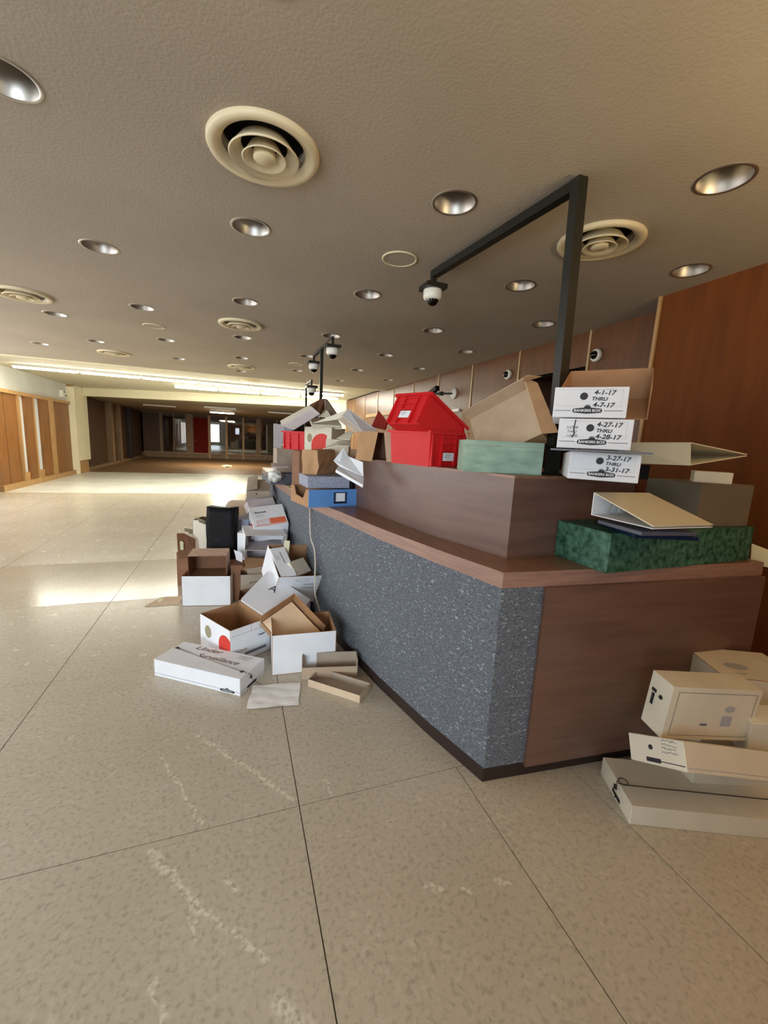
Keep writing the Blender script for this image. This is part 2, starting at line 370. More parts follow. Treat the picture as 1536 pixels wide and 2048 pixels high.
def flap(parent, D, side, length, ang, m, m2=None, taper=.01, at='T', name='flap', th=.003, width=None):
    """flap hinged on a rim edge; ang 0 = straight up, positive = folded outwards"""
    x, y, z = D[0]/2, D[1]/2, (D[2] if at == 'T' else 0)
    o_, a_, b_ = {'F': ((0, -1, 0), (-x, -y, z), (x, -y, z)), 'B': ((0, 1, 0), (x, y, z), (-x, y, z)),
                  'L': ((-1, 0, 0), (-x, y, z), (-x, -y, z)), 'R': ((1, 0, 0), (x, -y, z), (x, y, z))}[side]
    a_, b_, o_ = Vector(a_), Vector(b_), Vector(o_)
    d = (Vector((0, 0, 1))*math.cos(R(ang))+o_*math.sin(R(ang)))*length
    t = (b_-a_).normalized()*taper
    bm = bmesh.new(); slab3(bm, [a_, b_, b_+d-t, a_+d+t], th, 1 if m2 else 0, 0)
    return link_bm(name, bm, [m, m2 or m], parent)
def closed(name, c, rot, D, m, label, cat='box', group=None, bev=.002):
    r = root_from_fit(name, c, rot, D); tag(r, label, cat, group)
    bm = bmesh.new(); bbox(bm, -D[0]/2, D[0]/2, -D[1]/2, D[1]/2, 0, D[2])
    bmesh.ops.bevel(bm, geom=bm.edges[:], offset=bev, segments=1, affect='EDGES')
    link_bm('carton_body', bm, m, r); return r
def knob(parent, fm, u, v, r=.008, name='button'):
    bm = bmesh.new(); n = 20
    for (ra, oa) in ((r, .004),):
        a = [bm.verts.new(fm(u+ra*math.cos(2*math.pi*k/n), v+ra*math.sin(2*math.pi*k/n), .0005)) for k in range(n)]
        b = [bm.verts.new(fm(u+ra*.85*math.cos(2*math.pi*k/n), v+ra*.85*math.sin(2*math.pi*k/n), oa)) for k in range(n)]
        for k in range(n): bm.faces.new((a[k], a[(k+1) % n], b[(k+1) % n], b[k]))
        bm.faces.new(b)
    link_bm(name, bm, M['ink'], parent)
def emblem(parent, fm, D2, u=0, v=-.028, w=.092, h=.02, words='BANKERS BOX'):
    """dark banner emblem with a small building above it and grey rules either side"""
    shapes(parent, 'banner_print', fm, [('p', [(u-w/2, v-h*.35), (u, v-h*.55), (u+w/2, v-h*.35), (u+w*.54, v), (u+w/2, v+h*.35), (u, v+h*.6), (u-w/2, v+h*.35), (u-w*.54, v)]),
                                   ('p', [(u-.012, v+h*.5), (u+.012, v+h*.5), (u+.008, v+h*.5+.008), (u-.008, v+h*.5+.008)]), ('r', u-.006, v+h*.5+.009, u+.006, v+h*.5+.011)], M['ink'])
    text(parent, 'banner_lettering', fm, words, h*.62, M['white'], u, v, off=.0016, sx=1.05, bold=.0003)
    shapes(parent, 'rule_print', fm, [('r', -D2/2+.006, v-.0012, u-w*.6, v+.0012), ('r', u+w*.6, v-.0012, D2/2-.012, v+.0012)], M['greyink'])
    lw = .0007; a, b, c_, d = -D2/2+.012, D2/2-.02, v+h*.5+.006, .046
    shapes(parent, 'frame_print', fm, [('s', [(a, c_), (b, c_), (b, d), (a, d)], lw)], M['paleink'])
def scribble(rows, x0, y0, w, lh, seed=1):
    rnd = random.Random(seed); it = []
    for k in range(rows):
        x = x0; y = y0-k*lh; pts = []
        while x < x0+w*(.7+.3*rnd.random()):
            pts.append((x, y+rnd.uniform(-.3, .3)*lh)); x += lh*.28
        it.append(('s', pts, lh*.12))
    return it

exec_later = []
# ================================================================== STRUCTURE
CZ = 2.7
XL, XR, XN = -4.85, 3.37, 3.09
YB, YM = -4.0, 16.6
LX = [-2.78, -1.84, -.86, .1, 1.05, 2.01, 2.82]
DOWN = [(1.05, 2.08), (.1, 2.8), (-.85, 3.54), (2.02, 1.43), (1.05, 3.55), (-.86, 4.98), (.1, 4.27), (-1.84, 5.77), (-.86, 6.52), (.1, 5.77),
        (2.02, 2.82), (2.01, 4.27), (2.82, 3.52), (2.0, 5.76), (2.81, 4.97), (.11, 7.27), (-.88, 8.01), (-2.75, 7.94), (-1.84, 7.2), (2.0, 7.21),
        (2.82, 6.44), (2.03, 8.68), (1.08, 5.09), (2.81, 2.11), (1.02, 6.49), (1.07, 7.96), (2.83, 7.95), (.12, 8.75), (-1.84, 4.3), (-.76, 2.07),
        (-1.8, 2.8), (1.05, .65), (2.02, -.05), (.1, 1.3), (-.86, .6), (2.82, .7)]
DIFF = [(.13, 2.07), (1.99, 2.06), (.07, 5.11), (.12, 8.16), (-1.82, 8.07), (-1.87, 5.09), (-1.85, 2.07), (.13, -1.0), (1.99, -1.0), (.35, 10.5)]
SPK = [(1.04, 2.8), (-.88, 5.76), (.97, 7.28)]

# floor ------------------------------------------------------------
fl = box_obj('floor', XL-.1, 6.5, YB-.1, 28, -.12, -.006, M['grout']); tag(fl, kind='structure')
gx = [-4.85, -3.58, -2.31, -1.04, .235, 1.505, 2.775, 3.37]
gy = [YB] + [.22+1.27*k for k in range(-3, 9)] + [11.2]
for i in range(len(gx)-1):
    for j in range(len(gy)-1):
        cuts = [(gx[i], gx[i+1])]
        if abs(gx[i]-.235) < .01 and gy[j+1] < 1.6: cuts = [(.235, .97), (.97, 1.505)]
        for a, b in cuts:
            if gy[j+1]-gy[j] < .02: continue
            box_obj('floor_slab', a+.002, b-.002, gy[j]+.002, gy[j+1]-.002, -.03, random.uniform(-.0006, 0), M['floor_polished'] if (3.9 < gy[j] < 4.2 and a < .2) else M['floor'], fl)
for k, (y0, y1) in enumerate([(11.2, 12.4), (12.4, 13.7), (13.7, 15.1), (15.1, YM)]):
    box_obj('floor_slab', XL, 6.5, y0+.006, y1, -.03, -.0005*(k % 2), M['floor_bare'], fl)
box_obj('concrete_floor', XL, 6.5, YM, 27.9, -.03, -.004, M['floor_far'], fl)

# ceiling with real recesses ----------------------------------------
def drilled(name, x0, x1, y0, y1, z, holes, m):
    bm = bmesh.new(); bbox(bm, x0, x1, y0, y1, z, z+.05); o = link_bm(name, bm, m)
    bm = bmesh.new()
    for (x, y, r) in holes: bmesh.ops.create_cone(bm, cap_ends=True, segments=28, radius1=r, radius2=r, depth=.3, matrix=Matrix.Translation((x, y, z+.03)))
    c = link_bm('cut', bm, m); md = o.modifiers.new('b', 'BOOLEAN'); md.object = c; md.operation = 'DIFFERENCE'; md.solver = 'EXACT'
    dg = bpy.context.evaluated_depsgraph_get(); dg.update(); me = bpy.data.meshes.new_from_object(o.evaluated_get(dg))
    o.modifiers.clear(); o.data = me; bpy.data.objects.remove(c); return o
ceil = drilled('ceiling', XL-.2, XR+.2, YB, 9.6, CZ, [(x, y, .1) for x, y in DOWN]+[(x, y, .17) for x, y in DIFF if y < 9.6], M['ceiling'])
tag(ceil, kind='structure')
c2 = box_obj('ceiling.001', XL-.2, 6.6, 9.6, YM+.4, CZ+.06, CZ+.1, M['ceiling2']); tag(c2, kind='structure')
t_ = box_obj('trim_1', XL, XR, 9.56, 9.62, CZ-.012, CZ+.06, M['beam']); tag(t_, kind='structure')
c3 = box_obj('ceiling.002', XL-.2, 6.5, YM-3.6, 28, 2.5, 2.54, M['farceil'])
bpy.data.objects.remove(c3)
bm = bmesh.new(); slab3(bm, [(XL-.2, YM+.1, 2.55), (6.5, 12.2, 2.52), (6.5, 28, 2.5), (XL-.2, 28, 2.55)], .04); c3 = link_bm('ceiling.002', bm, M['farceil']); tag(c3, kind='structure')
lid = box_obj('ceiling.003', XL-.6, 6.7, YB-.4, 28.2, 3.2, 3.25, M['dark']); tag(lid, kind='structure')

# header beam and its right-hand return
bm = bmesh.new(); a, b = Vector((XL, 16.6, 0)), Vector((3.45, 13.25, 0)); n = Vector((.38, .93, 0))*.14
pts = [a, b, b+n, a+n]
prism(bm, [(p.x, p.y) for p in pts], 2.5, CZ+.08); o = link_bm('trim_2', bm, M['beam']); tag(o, kind='structure')
bm = bmesh.new(); a = b - (b-a).normalized()*.75; prism(bm, [(p.x, p.y) for p in (a, b, b+n, a+n)], 0, 2.5); o = link_bm('wall_far_return', bm, M['beam']); o.name = 'wall_middle'; tag(o, kind='structure')

# right wall: near part stands proud, doorway between two strips
wr = box_obj('wall_right', XR+.03, XR+.15, 2.5, 13.4, 2.36, CZ+.3, M['dark']); tag(wr, kind='structure')
strips = [3.45] + [4.56+1.11*k for k in range(0, 8)]
edges = [2.5] + strips + [13.4]
for i in range(len(edges)-1):
    y0, y1 = edges[i]+.004, edges[i+1]-.004
    z0 = 2.36 if i == 1 else 0
    box_obj('wall_panel', XR, XR+.05, y0, y1, z0, CZ+.02, M['panel'], wr)
for y in strips: box_obj('panel_strip', XR-.012, XR+.01, y-.011, y+.011, 0 if y not in (3.45,) else 0, CZ, M['alutrim'], wr)
wn = box_obj('wall_right_near', XN, XN+.12, YB, 2.52, 0, CZ, M['panel_near']); wn.name = 'wall_right.001'; tag(wn, kind='structure')
box_obj('wall_return', XN+.1, XR+.1, 2.45, 2.52, 0, CZ, M['panel'], wn)
box_obj('corner_strip', XN-.016, XN+.02, 2.5, 2.526, 0, CZ, M['woodtrim'], wn)
dk = empty('doorway_recess', (0, 0, 0)); bpy.data.objects.remove(dk)
bm = bmesh.new(); bbox(bm, XR+1.6, XR+1.65, 2.9, 5.2, 0, 2.5); bbox(bm, XR+.15, XR+1.65, 2.85, 2.9, 0, 2.5); bbox(bm, XR+.15, XR+1.65, 5.2, 5.25, 0, 2.5); bbox(bm, XR+.05, XR+1.65, 2.85, 5.25, 2.5, 2.55)
o = link_bm('wall_alcove', bm, M['kraft_dk']); tag(o, kind='structure')

# left wall of the bright bay
wl = box_obj('wall_left', XL-.14, XL-.04, 11.2, 15.75, 2.2, CZ+.12, M['whitewall']); tag(wl, kind='structure')
box_obj('head_rail', XL-.06, XL+.05, 11.2, 15.75, 2.16, 2.24, M['woodtrim'], wl)
box_obj('sill_rail', XL-.08, XL+.08, 11.25, 15.75, 0, .13, M['woodtrim'], wl)
for (y0, y1, mm, dx, nm) in [(11.2, 11.76, 'panel_left', 0, 'wall_panel'), (11.78, 12.36, 'panel_left', 0, 'wall_panel'), (12.37, 12.42, 'woodtrim', .05, 'mullion'),
                     (12.76, 13.14, 'panel_left', .03, 'wall_panel'), (13.15, 13.2, 'woodtrim', .05, 'mullion'), (13.62, 14.14, 'panel_left', .02, 'wall_panel'), (14.15, 14.4, 'woodtrim', .05, 'mullion'), (14.42, 15.7, 'panel_left', 0, 'wall_panel')]:
    box_obj(nm, XL-.06, XL+dx, y0, y1, .13, 2.16, M[mm], wl)
for k, (y0, y1) in enumerate([(12.42, 12.76), (13.2, 13.62)]):
    w_ = box_obj('window_%d' % (k+1), XL-.05, XL-.04, y0, y1, .32, 2.16, M['frosted']); tag(w_, kind='structure')
    box_obj('window_sill', XL-.06, XL, y0, y1, .13, .32, M['woodtrim'], w_)
# wall pier with its ragged drywall sheet
pr = box_obj('wall_pier', XL-.1, XL+.14, 15.76, 16.75, 0, CZ+.05, M['woodtrim']); pr.name = 'wall_left.001'; tag(pr, kind='structure')
bm = bmesh.new(); prism(bm, [(XL+.14, 15.78), (XL+.16, 15.78), (XL+.2, 16.78), (XL+.18, 16.78)], .42, CZ+.05); link_bm('drywall_sheet', bm, M['beam'], pr)
bm = bmesh.new(); prism(bm, [(XL-.1, 15.72), (XL+.17, 15.72), (XL+.17, 15.8), (XL-.1, 15.8)], 0, CZ); link_bm('drywall_edge', bm, M['beam'], pr)
# near left wall (out of frame) with window band
wk = box_obj('wall_left.002', XL-.2, XL-.05, YB, 11.2, 0, .4, M['panel_left']); tag(wk, kind='structure')
box_obj('upper_wall', XL-.2, XL-.05, YB, 11.2, 2.4, CZ+.1, M['whitewall'], wk)
box_obj('pier', XL-.2, XL-.05, YB, 1.2, .4, 2.4, M['whitewall'], wk)
for y in (1.2, 3.4, 5.6, 7.6, 9.0): box_obj('pier', XL-.2, XL-.05, y, y+.35, .4, 2.4, M['panel_left'], wk)
box_obj('pier', XL-.2, XL-.05, 10.3, 11.2, .4, 2.4, M['panel_left'], wk)
# back wall behind the camera; glowing pane stands in for the glass door
wb = box_obj('wall_back', XL-.2, XR+.2, YB-.12, YB, 2.6, CZ+.1, M['whitewall']); tag(wb, kind='structure')
box_obj('wall_side', XL-.2, XR+.2, YB-.12, YB, 0, 2.6, M['whitewall'], wb)
pw = box_obj('light_block_partition', -.95, XN, -1.5, -1.4, 0, CZ, M['panel']); pw.name = 'wall_light_block'; tag(pw, kind='structure')  # unseen partition, added to keep daylight off the counter end
g_ = box_obj('window_3', .05, .5, -1.4, -1.385, 1.5, 2.25, M['skyglow']); tag(g_, kind='structure')

# far room -----------------------------------------------------------
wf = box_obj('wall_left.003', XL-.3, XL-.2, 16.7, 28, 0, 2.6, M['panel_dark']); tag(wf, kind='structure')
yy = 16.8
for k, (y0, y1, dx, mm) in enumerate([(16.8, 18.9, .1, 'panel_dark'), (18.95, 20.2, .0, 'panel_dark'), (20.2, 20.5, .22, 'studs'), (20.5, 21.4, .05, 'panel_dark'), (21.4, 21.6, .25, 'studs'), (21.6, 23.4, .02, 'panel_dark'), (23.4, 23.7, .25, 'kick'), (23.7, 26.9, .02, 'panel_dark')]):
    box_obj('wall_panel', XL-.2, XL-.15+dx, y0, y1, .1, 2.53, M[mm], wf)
box_obj('sill_rail', XL-.2, XL+.02, 16.8, 27, 0, .1, M['studs'], wf)
wz = box_obj('wall_far', -4.9, 6.5, 27.0, 27.12, 0, .28, M['studs']); tag(wz, kind='structure')
box_obj('sill_rail', -4.9, 6.5, 26.9, 27.0, .26, .31, M['woodtrim'], wz)
box_obj('head_rail', -4.9, 6.5, 27.0, 27.12, 2.36, 2.5, M['panel_dark'], wz)
box_obj('wall_panel', -4.9, -4.0, 27.0, 27.08, .28, 2.36, M['panel_dark'], wz)
for (x0, x1, mm) in [(-4.05, -3.9, 'studs'), (-3.35, -3.3, 'studs'), (-2.7, -2.3, 'studs'), (-1.5, -1.36, 'woodtrim'), (-.55, -.42, 'woodtrim'), (.42, .53, 'woodtrim'), (1.22, 1.5, 'studs'), (2.4, 2.5, 'studs'), (3.4, 3.5, 'studs')]:
    box_obj('mullion', x0, x1, 26.96, 27.14, 0, 2.5, M[mm], wz)
dr = box_obj('door_1', -2.3, -1.5, 27.02, 27.08, .02, 2.36, M['reddoor']); tag(dr, kind='structure')
bm = bmesh.new(); lathe(bm, [(0, -.03), (.03, -.02), (.03, .02), (0, .03)], 12, c=(-2.2, 26.98, 1.0)); link_bm('door_handle', bm, M['alu'], dr)
k = 4
for (x0, x1) in [(-3.9, -3.35), (-3.3, -2.7), (-1.36, -.55), (-.42, .42), (.53, 1.22), (1.5, 2.4), (2.5, 3.4)]:
    w_ = box_obj('window_%d' % k, x0, x1, 27.03, 27.04, .31, 2.36, M['glass']); tag(w_, kind='structure'); k += 1
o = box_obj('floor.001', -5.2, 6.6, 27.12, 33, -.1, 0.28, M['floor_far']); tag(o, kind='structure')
o = box_obj('wall_back_room', -5.2, 6.6, 33, 33.1, 0, 2.6, M['panel']); o.name = 'wall_far.001'; tag(o, kind='structure')
o = box_obj('ceiling.004', -5.2, 6.6, 27.12, 33.1, 2.5, 2.55, M['farceil']); tag(o, kind='structure')
for x in (-5.25, 6.6):
    o = box_obj('wall_side_far', x, x+.05, 12.5 if x > 0 else 27, 33.1, 0, 2.6, M['panel_dark']); o.name = 'wall_right.002' if x > 0 else 'wall_left.004'; tag(o, kind='structure')

# ================================================================== CEILING FITTINGS
def where(x, y):
    return f"{'left' if x < -.3 else 'right' if x > 1.5 else 'middle'} column"
ordn = ['nearest', 'second', 'third', 'fourth', 'fifth', 'sixth', 'seventh', 'eighth', 'ninth']
bm = bmesh.new(); lathe(bm, [(.099, .13), (.099, .0), (.104, -.004), (.112, -.004), (.116, 0)], 40); me_can = link_bm('reflector', bm, M['alu'])
for q in me_can.data.polygons: q.flip()
bm = bmesh.new(); lathe(bm, [(0, .125), (.099, .13)], 40); me_cap = link_bm('lamp_cap', bm, M['alu'])
colnames = {-2.78: 'leftmost', -1.84: 'second-from-left', -.86: 'third-from-left', .1: 'middle', 1.05: 'third-from-right', 2.01: 'second-from-right', 2.82: 'rightmost wall-side'}
def colof(x): return colnames[min(colnames, key=lambda c: abs(c-x))]
seen = {}
for i, (x, y) in enumerate(sorted(DOWN, key=lambda p: p[1])):
    e = empty('recessed_downlight', (x, y, CZ)); cn = colof(x); k = seen.get(cn, 0); seen[cn] = k+1
    special = {(1.05, 2.08): 'large shiny recessed downlight between the big round diffuser and the camera arm', (2.02, 1.43): 'large dark-throated recessed downlight right of the tall pole top',
               (2.81, 2.11): 'oval-looking recessed downlight beside the brown wall, right of the diffuser', (.1, 2.8): 'shiny recessed downlight just below the nearest big diffuser', (-.85, 3.54): 'recessed downlight left of the one below the big diffuser'}
    tag(e, special.get((x, y), f'{ordn[k]} recessed ceiling downlight in the {cn} ceiling row running away from camera'), 'ceiling light', 'recessed downlights in the plaster ceiling')
    for src in (me_can, me_cap):
        o = src if i == 0 else src.copy()
        if i: COL.objects.link(o)
        o.parent = e
def diffuser_bm():
    bm = bmesh.new(); lathe(bm, [(.168, .035), (.172, -.006), (.2, -.022), (.226, -.022), (.232, -.012), (.232, 0)], 56); return bm
p0 = link_bm('outer_ring', diffuser_bm(), M['diffuser'])
bm = bmesh.new(); lathe(bm, [(.105, .02), (.138, -.024), (.146, -.032), (.142, -.038), (.095, .012)], 48); p1 = link_bm('middle_ring', bm, M['diffuser'])
bm = bmesh.new(); lathe(bm, [(.06, .01), (.085, -.034), (.093, -.040), (.088, -.043), (.052, .004)], 40); p2 = link_bm('inner_ring', bm, M['diffuser'])
bm = bmesh.new(); lathe(bm, [(.046, -.012), (.046, -.036), (.04, -.042), (0, -.04)], 32); lathe(bm, [(.012, 0), (.012, .06)], 12); p3 = link_bm('centre_cone', bm, M['diffuser'])
bm = bmesh.new(); lathe(bm, [(.172, .0), (.172, .12), (0, .12)], 40); p4 = link_bm('duct_neck', bm, M['dark'])
dl = ['big round cream air diffuser, nearest and largest, upper left of centre', 'round cream air diffuser behind the tall black pole', 'round cream diffuser ahead of the nearest big one, same column',
      'small far round diffuser above the fluorescent strips', 'far round diffuser left of the middle column near the strips', 'round diffuser with black slots at the left edge of the ceiling']
for i, (x, y) in enumerate(DIFF):
    if i == 9:
        bm = bmesh.new(); lathe(bm, [(.23, 0), (.22, -.02), (.15, -.03), (0, -.03)], 32); o = link_bm('ceiling_disc', bm, M['diffuser']); o.location = (x, y, CZ+.06)
        tag(o, 'flat cream ceiling disc beyond the ceiling step before the tubes', 'vent'); continue
    e = empty('air_diffuser', (x, y, CZ)); tag(e, dl[i] if i < 6 else f'round cream air diffuser near the camera, {"left" if x < 0 else "middle" if x < 1 else "right"} column', 'vent', 'round ceiling air diffusers')
    for src in (p0, p1, p2, p3, p4):
        o = src if i == 0 else src.copy()
        if i: COL.objects.link(o)
        o.parent = e
for i, (x, y) in enumerate(SPK):
    e = empty('ceiling_speaker', (x, y, CZ)); tag(e, ['round flat speaker grille flush in ceiling above the near camera arm', 'round flat speaker grille left, amid the downlights', 'distant round flat speaker grille beside the pole cameras'][i], 'speaker', 'round ceiling speaker plates')
    bm = bmesh.new(); lathe(bm, [(.118, 0), (.118, -.006), (.108, -.008), (.102, -.002)], 40); link_bm('rim', bm, M['diffuser'], e)
    bm = bmesh.new(); lathe(bm, [(.102, -.003), (0, -.003)], 40); link_bm('grille', bm, M['ceiling'], e)

# fluorescent strips
def tube_lamp(x0, x1, y0, z, label, group, y1=None, half=False):
    y1 = y0 if y1 is None else y1
    e = empty('fluorescent_lamp', ((x0+x1)/2, (y0+y1)/2, z)); tag(e, label, 'light', group)
    hx = (x1-x0)/2-.01; bm = bmesh.new(); bbox(bm, -hx, hx, -.06, .06, -.05, 0); link_bm('housing', bm, M['lampmetal'], e)
    bm = bmesh.new(); lathe(bm, [(0, -hx+.02), (.05, -hx+.02), (.055, -hx+.05), (.055, hx-.05), (.05, hx-.02), (0, hx-.02)], 12)
    for v in bm.verts: v.co = Vector((v.co.z, v.co.y, v.co.x*.55-.055))
    link_bm('diffuser_tube', bm, M['tube'], e)
n = 6
for k in range(n):
    x0 = -4.5+k*1.222; tube_lamp(x0, x0+1.222, 11.45, CZ+.06, f'lit fluorescent tube in the long front strip, {ordn[k].replace("nearest", "first")} from the left wall', 'front strip of fluorescent tubes')
n = 4
for k in range(n):
    x0 = -1.56+k*1.13; tube_lamp(x0, x0+1.13, 13.0-.12*k, CZ+.06, f'lit fluorescent tube in the shorter rear strip, {ordn[k].replace("nearest", "first")} from its left end', 'rear strip of fluorescent tubes')
tube_lamp(-1.08, .0, 20.9, 2.5, 'single lit fluorescent lamp on the dim far ceiling', None)
for (x0, y) in [(-1.1, 17.6), (1.3, 18.2), (-3.4, 19.0)]:
    o = box_obj('ceiling_batten', x0, x0+1.15, y, y+.15, 2.45, 2.5, M['lampmetal']); tag(o, {(-1.1): 'unlit ceiling batten just before the lit far lamp', 1.3: 'unlit ceiling batten right of the far lamp', (-3.4): 'unlit ceiling batten at the far left ceiling'}[x0], 'light')

# ================================================================== COUNTER
FP = [(1.03, 1.365), (.915, 1.75), (.81, 2.19), (.69, 2.82), (.58, 3.36), (.47, 4.4), (.42, 5.31), (.4, 6.9)]     # front line
RP = [(1.172, 1.54), (1.025, 2.04), (.955, 2.5), (.895, 2.98), (.80, 3.6), (.71, 4.6), (.67, 5.4), (.64, 6.9)]   # riser line
LZ0, LZ = .93, .998
RZ0, UZ = 1.355, 1.38
ct = empty('service_counter', (1.0, 3.0, 0)); tag(ct, 'long two-level counter, carpet-clad front with brown laminate ledge and end', 'counter')
ct.location = (0, 0, 0)
def wallstrip(bm, pts, z0, z1, t, mi=0):
    for (a, b) in zip(pts, pts[1:]):
        a, b = Vector((a[0], a[1], 0)), Vector((b[0], b[1], 0)); d = (b-a).normalized(); nn = Vector((-d.y, d.x, 0))*-t
        prism(bm, [(a.x, a.y), (b.x, b.y), (b.x+nn.x, b.y+nn.y), (a.x+nn.x, a.y+nn.y)], z0, z1, mi)
def offs(pts, dx, dy=0): return [(x+dx, y+dy) for x, y in pts]
core = FP[:1]+[(2.46, 1.30)]
bm = bmesh.new(); prism(bm, offs(FP, .02, .02) + [(1.8, 6.88), (2.4, 1.34)], .06, LZ0-.002); link_bm('counter_core', bm, M['kick'], ct)
bm = bmesh.new(); pts = FP + [(.43, 6.9)] + [(x+.022, y+.004) for x, y in reversed(FP)]; prism(bm, pts, .085, LZ0)
nseg = len(FP)
link_bm('carpet_front', bm, M['carpet'], ct)
bm = bmesh.new(); prism(bm, [(1.03, 1.363), (1.235, 1.345), (1.237, 1.365), (1.032, 1.385)], .085, LZ0); link_bm('carpet_return', bm, M['carpet'], ct)
bm = bmesh.new(); prism(bm, [(1.225, 1.325), (2.48, 1.215), (2.5, 1.3), (1.24, 1.40)], .075, LZ0); link_bm('end_panel', bm, M['laminate'], ct)
bm = bmesh.new(); prism(bm, [(1.04, 1.38), (2.47, 1.25), (2.5, 1.5), (1.1, 1.6)], 0, .085); wallstrip(bm, offs(FP, .012, .012), 0, .085, .02); link_bm('kick_plate', bm, M['kick'], ct)
bm = bmesh.new(); prism(bm, [(2.44, 1.25), (2.5, 1.25), (2.1, 6.9), (2.04, 6.9)], 0, LZ0); link_bm('back_panel', bm, M['laminate'], ct)
bm = bmesh.new(); prism(bm, [(1.026, 1.357)] + FP[1:] + [(1.9, 6.9), (2.5, 1.245)], LZ0, LZ, 0, 1); link_bm('lower_ledge', bm, [M['laminate_top'], M['laminate_edge']], ct)
bm = bmesh.new(); prism(bm, RP + [(1.35, 6.9), (1.98, 1.60)], LZ, UZ-.012); link_bm('riser', bm, M['laminate'], ct)
bm = bmesh.new(); pt = [(1.170, 1.537)] + [(x-.003, y) for x, y in RP[1:]] + [(1.36, 6.9), (1.985, 1.595)]; prism(bm, pt, UZ-.012, UZ); link_bm('upper_worktop', bm, M['laminate_top'], ct)

# camera poles
def dome_cam(e, x, y, z, s=1.0, drop=.0):
    bm = bmesh.new(); bbox(bm, x-.075*s, x+.075*s, y-.075*s, y+.075*s, z-.03*s, z); o = link_bm('mounting_plate', bm, M['blackmetal'], e)
    d = bmesh.new(); lathe(d, [(0, 0), (.062*s, 0), (.065*s, -.006*s), (.063*s, -.05*s), (.055*s, -.062*s), (.046*s, -.066*s)], 28, c=(x, y, z-.03*s)); h_ = link_bm('camera_housing', d, M['plastic_white'], e)
    d = bmesh.new(); lathe(d, [(.045*s, -.06*s), (.042*s, -.075*s), (.03*s, -.093*s), (.014*s, -.102*s), (0, -.104*s)], 24, c=(x, y, z-.03*s)); link_bm('camera_dome', d, M['dome'], h_)
def pole(name, px, py, z, ends, label, w=.05, lean=(0, 0)):
    e = empty(name, (0, 0, 0)); e.location = (px, py, UZ); tag(e, label, 'camera mount', 'black camera poles on the counter')
    L0 = Vector((px, py, UZ))
    bm = bmesh.new(); bar(bm, (0, 0, 0), (lean[0], lean[1], z-UZ+w/2), w); link_bm('pole', bm, M['blackmetal'], e)
    bm = bmesh.new(); bbox(bm, -.06, .06, -.06, .06, 0, .008); link_bm('base_plate', bm, M['blackmetal'], e)
    for (x, y) in ends:
        p = Vector((x, y, z))-L0; bm = bmesh.new(); bar(bm, (lean[0], lean[1], z-UZ), p, w*.9); bar(bm, p+Vector((0, 0, w*.45)), p-Vector((0, 0, .07)), w*.7); link_bm('arm', bm, M['blackmetal'], e)
        dome_cam(e, p.x, p.y, p.z-.07)
    return e
pole('camera_pole', 1.50, 1.685, 2.655, [(1.305, 2.82)], 'tall black square pole and arm holding the nearest dome camera', lean=(-.065, -.035))
pole('camera_pole.001', .95, 4.97, 2.52, [(.955, 4.42), (.945, 5.45)], 'thin black T-shaped pole with two dome cameras, middle distance', .035)
pole('camera_pole.002', 1.02, 6.51, 2.30, [(1.03, 6.1)], 'farthest thin black pole with one small dome camera', .03)

# wall cameras and plates
def wallcam(y, z, x, label):
    e = empty('wall_camera', (x, y, z)); tag(e, label, 'security camera', 'dome cameras on the right wall')
    bm = bmesh.new(); lathe(bm, [(.0, 0), (.062, 0), (.062, .03), (.05, .045), (.04, .045)], 24)
    for v in bm.verts: v.co = Vector((-v.co.z, v.co.x, v.co.y))
    link_bm('housing', bm, M['plastic_white'], e)
    bm = bmesh.new(); lathe(bm, [(.042, .04), (.036, .062), (.02, .078), (0, .082)], 20)
    for v in bm.verts: v.co = Vector((-v.co.z, v.co.x, v.co.y))
    link_bm('dome', bm, M['dome'], e)
wallcam(3.34, 2.44, XR, 'white dome camera high on brown wall, right of the doorway'); wallcam(4.76, 2.44, XR, 'white dome camera high on brown wall, left of the doorway')
e = empty('bracket_camera', (XR, 6.2, 2.33)); tag(e, 'small black camera on a thin bracket with white wall plate', 'security camera')
bm = bmesh.new(); lathe(bm, [(0, 0), (.09, 0), (.09, .02), (0, .03)], 24)
for v in bm.verts: v.co = Vector((-v.co.z, v.co.x, v.co.y))
link_bm('wall_plate', bm, M['plastic_white'], e)
bm = bmesh.new(); bar(bm, (0, 0, 0), (-.25, .25, 0), .03); bar(bm, (-.15, .15, -.03), (-.15, .15, .03), .05); link_bm('bracket', bm, M['blackmetal'], e)
bm = bmesh.new(); bar(bm, (-.25, .12, .08), (-.25, .42, -.0), .07); bar(bm, (-.25, .25, -.5), (-.25, .25, 0), .014); link_bm('camera_body', bm, M['black'], e)
for (y0, y1, z0, z1, lb) in [(5.96, 6.42, 2.035, 2.075, 'thin white strip plate on the brown wall below the bracket camera'), (8.9, 11.0, 2.12, 2.2, 'pale horizontal rail on the far brown wall behind the white boxes')]:
    o = box_obj('wall_plate', XR-.03, XR, y0, y1, z0, z1, M['plastic_white'] if y0 < 7 else M['woodtrim']); tag(o, lb, 'wall plate')
e = empty('alarm_box', (XL+.02, 15.3, 2.44)); tag(e, 'small white alarm box with dark vents high on the left wall by the pier', 'alarm')
bm = bmesh.new(); bbox(bm, -.08, .04, -.12, .12, -.1, .1); link_bm('housing', bm, M['plastic_white'], e)
for q_ in ((-.09, -.03, .03, .08), (.02, .09, -.07, -.03)): bm = bmesh.new(); bbox(bm, .04, .05, *q_); link_bm('vent', bm, M['ink'], e)
bm = bmesh.new(); bmesh.ops.create_icosphere(bm, subdivisions=1, radius=.2)
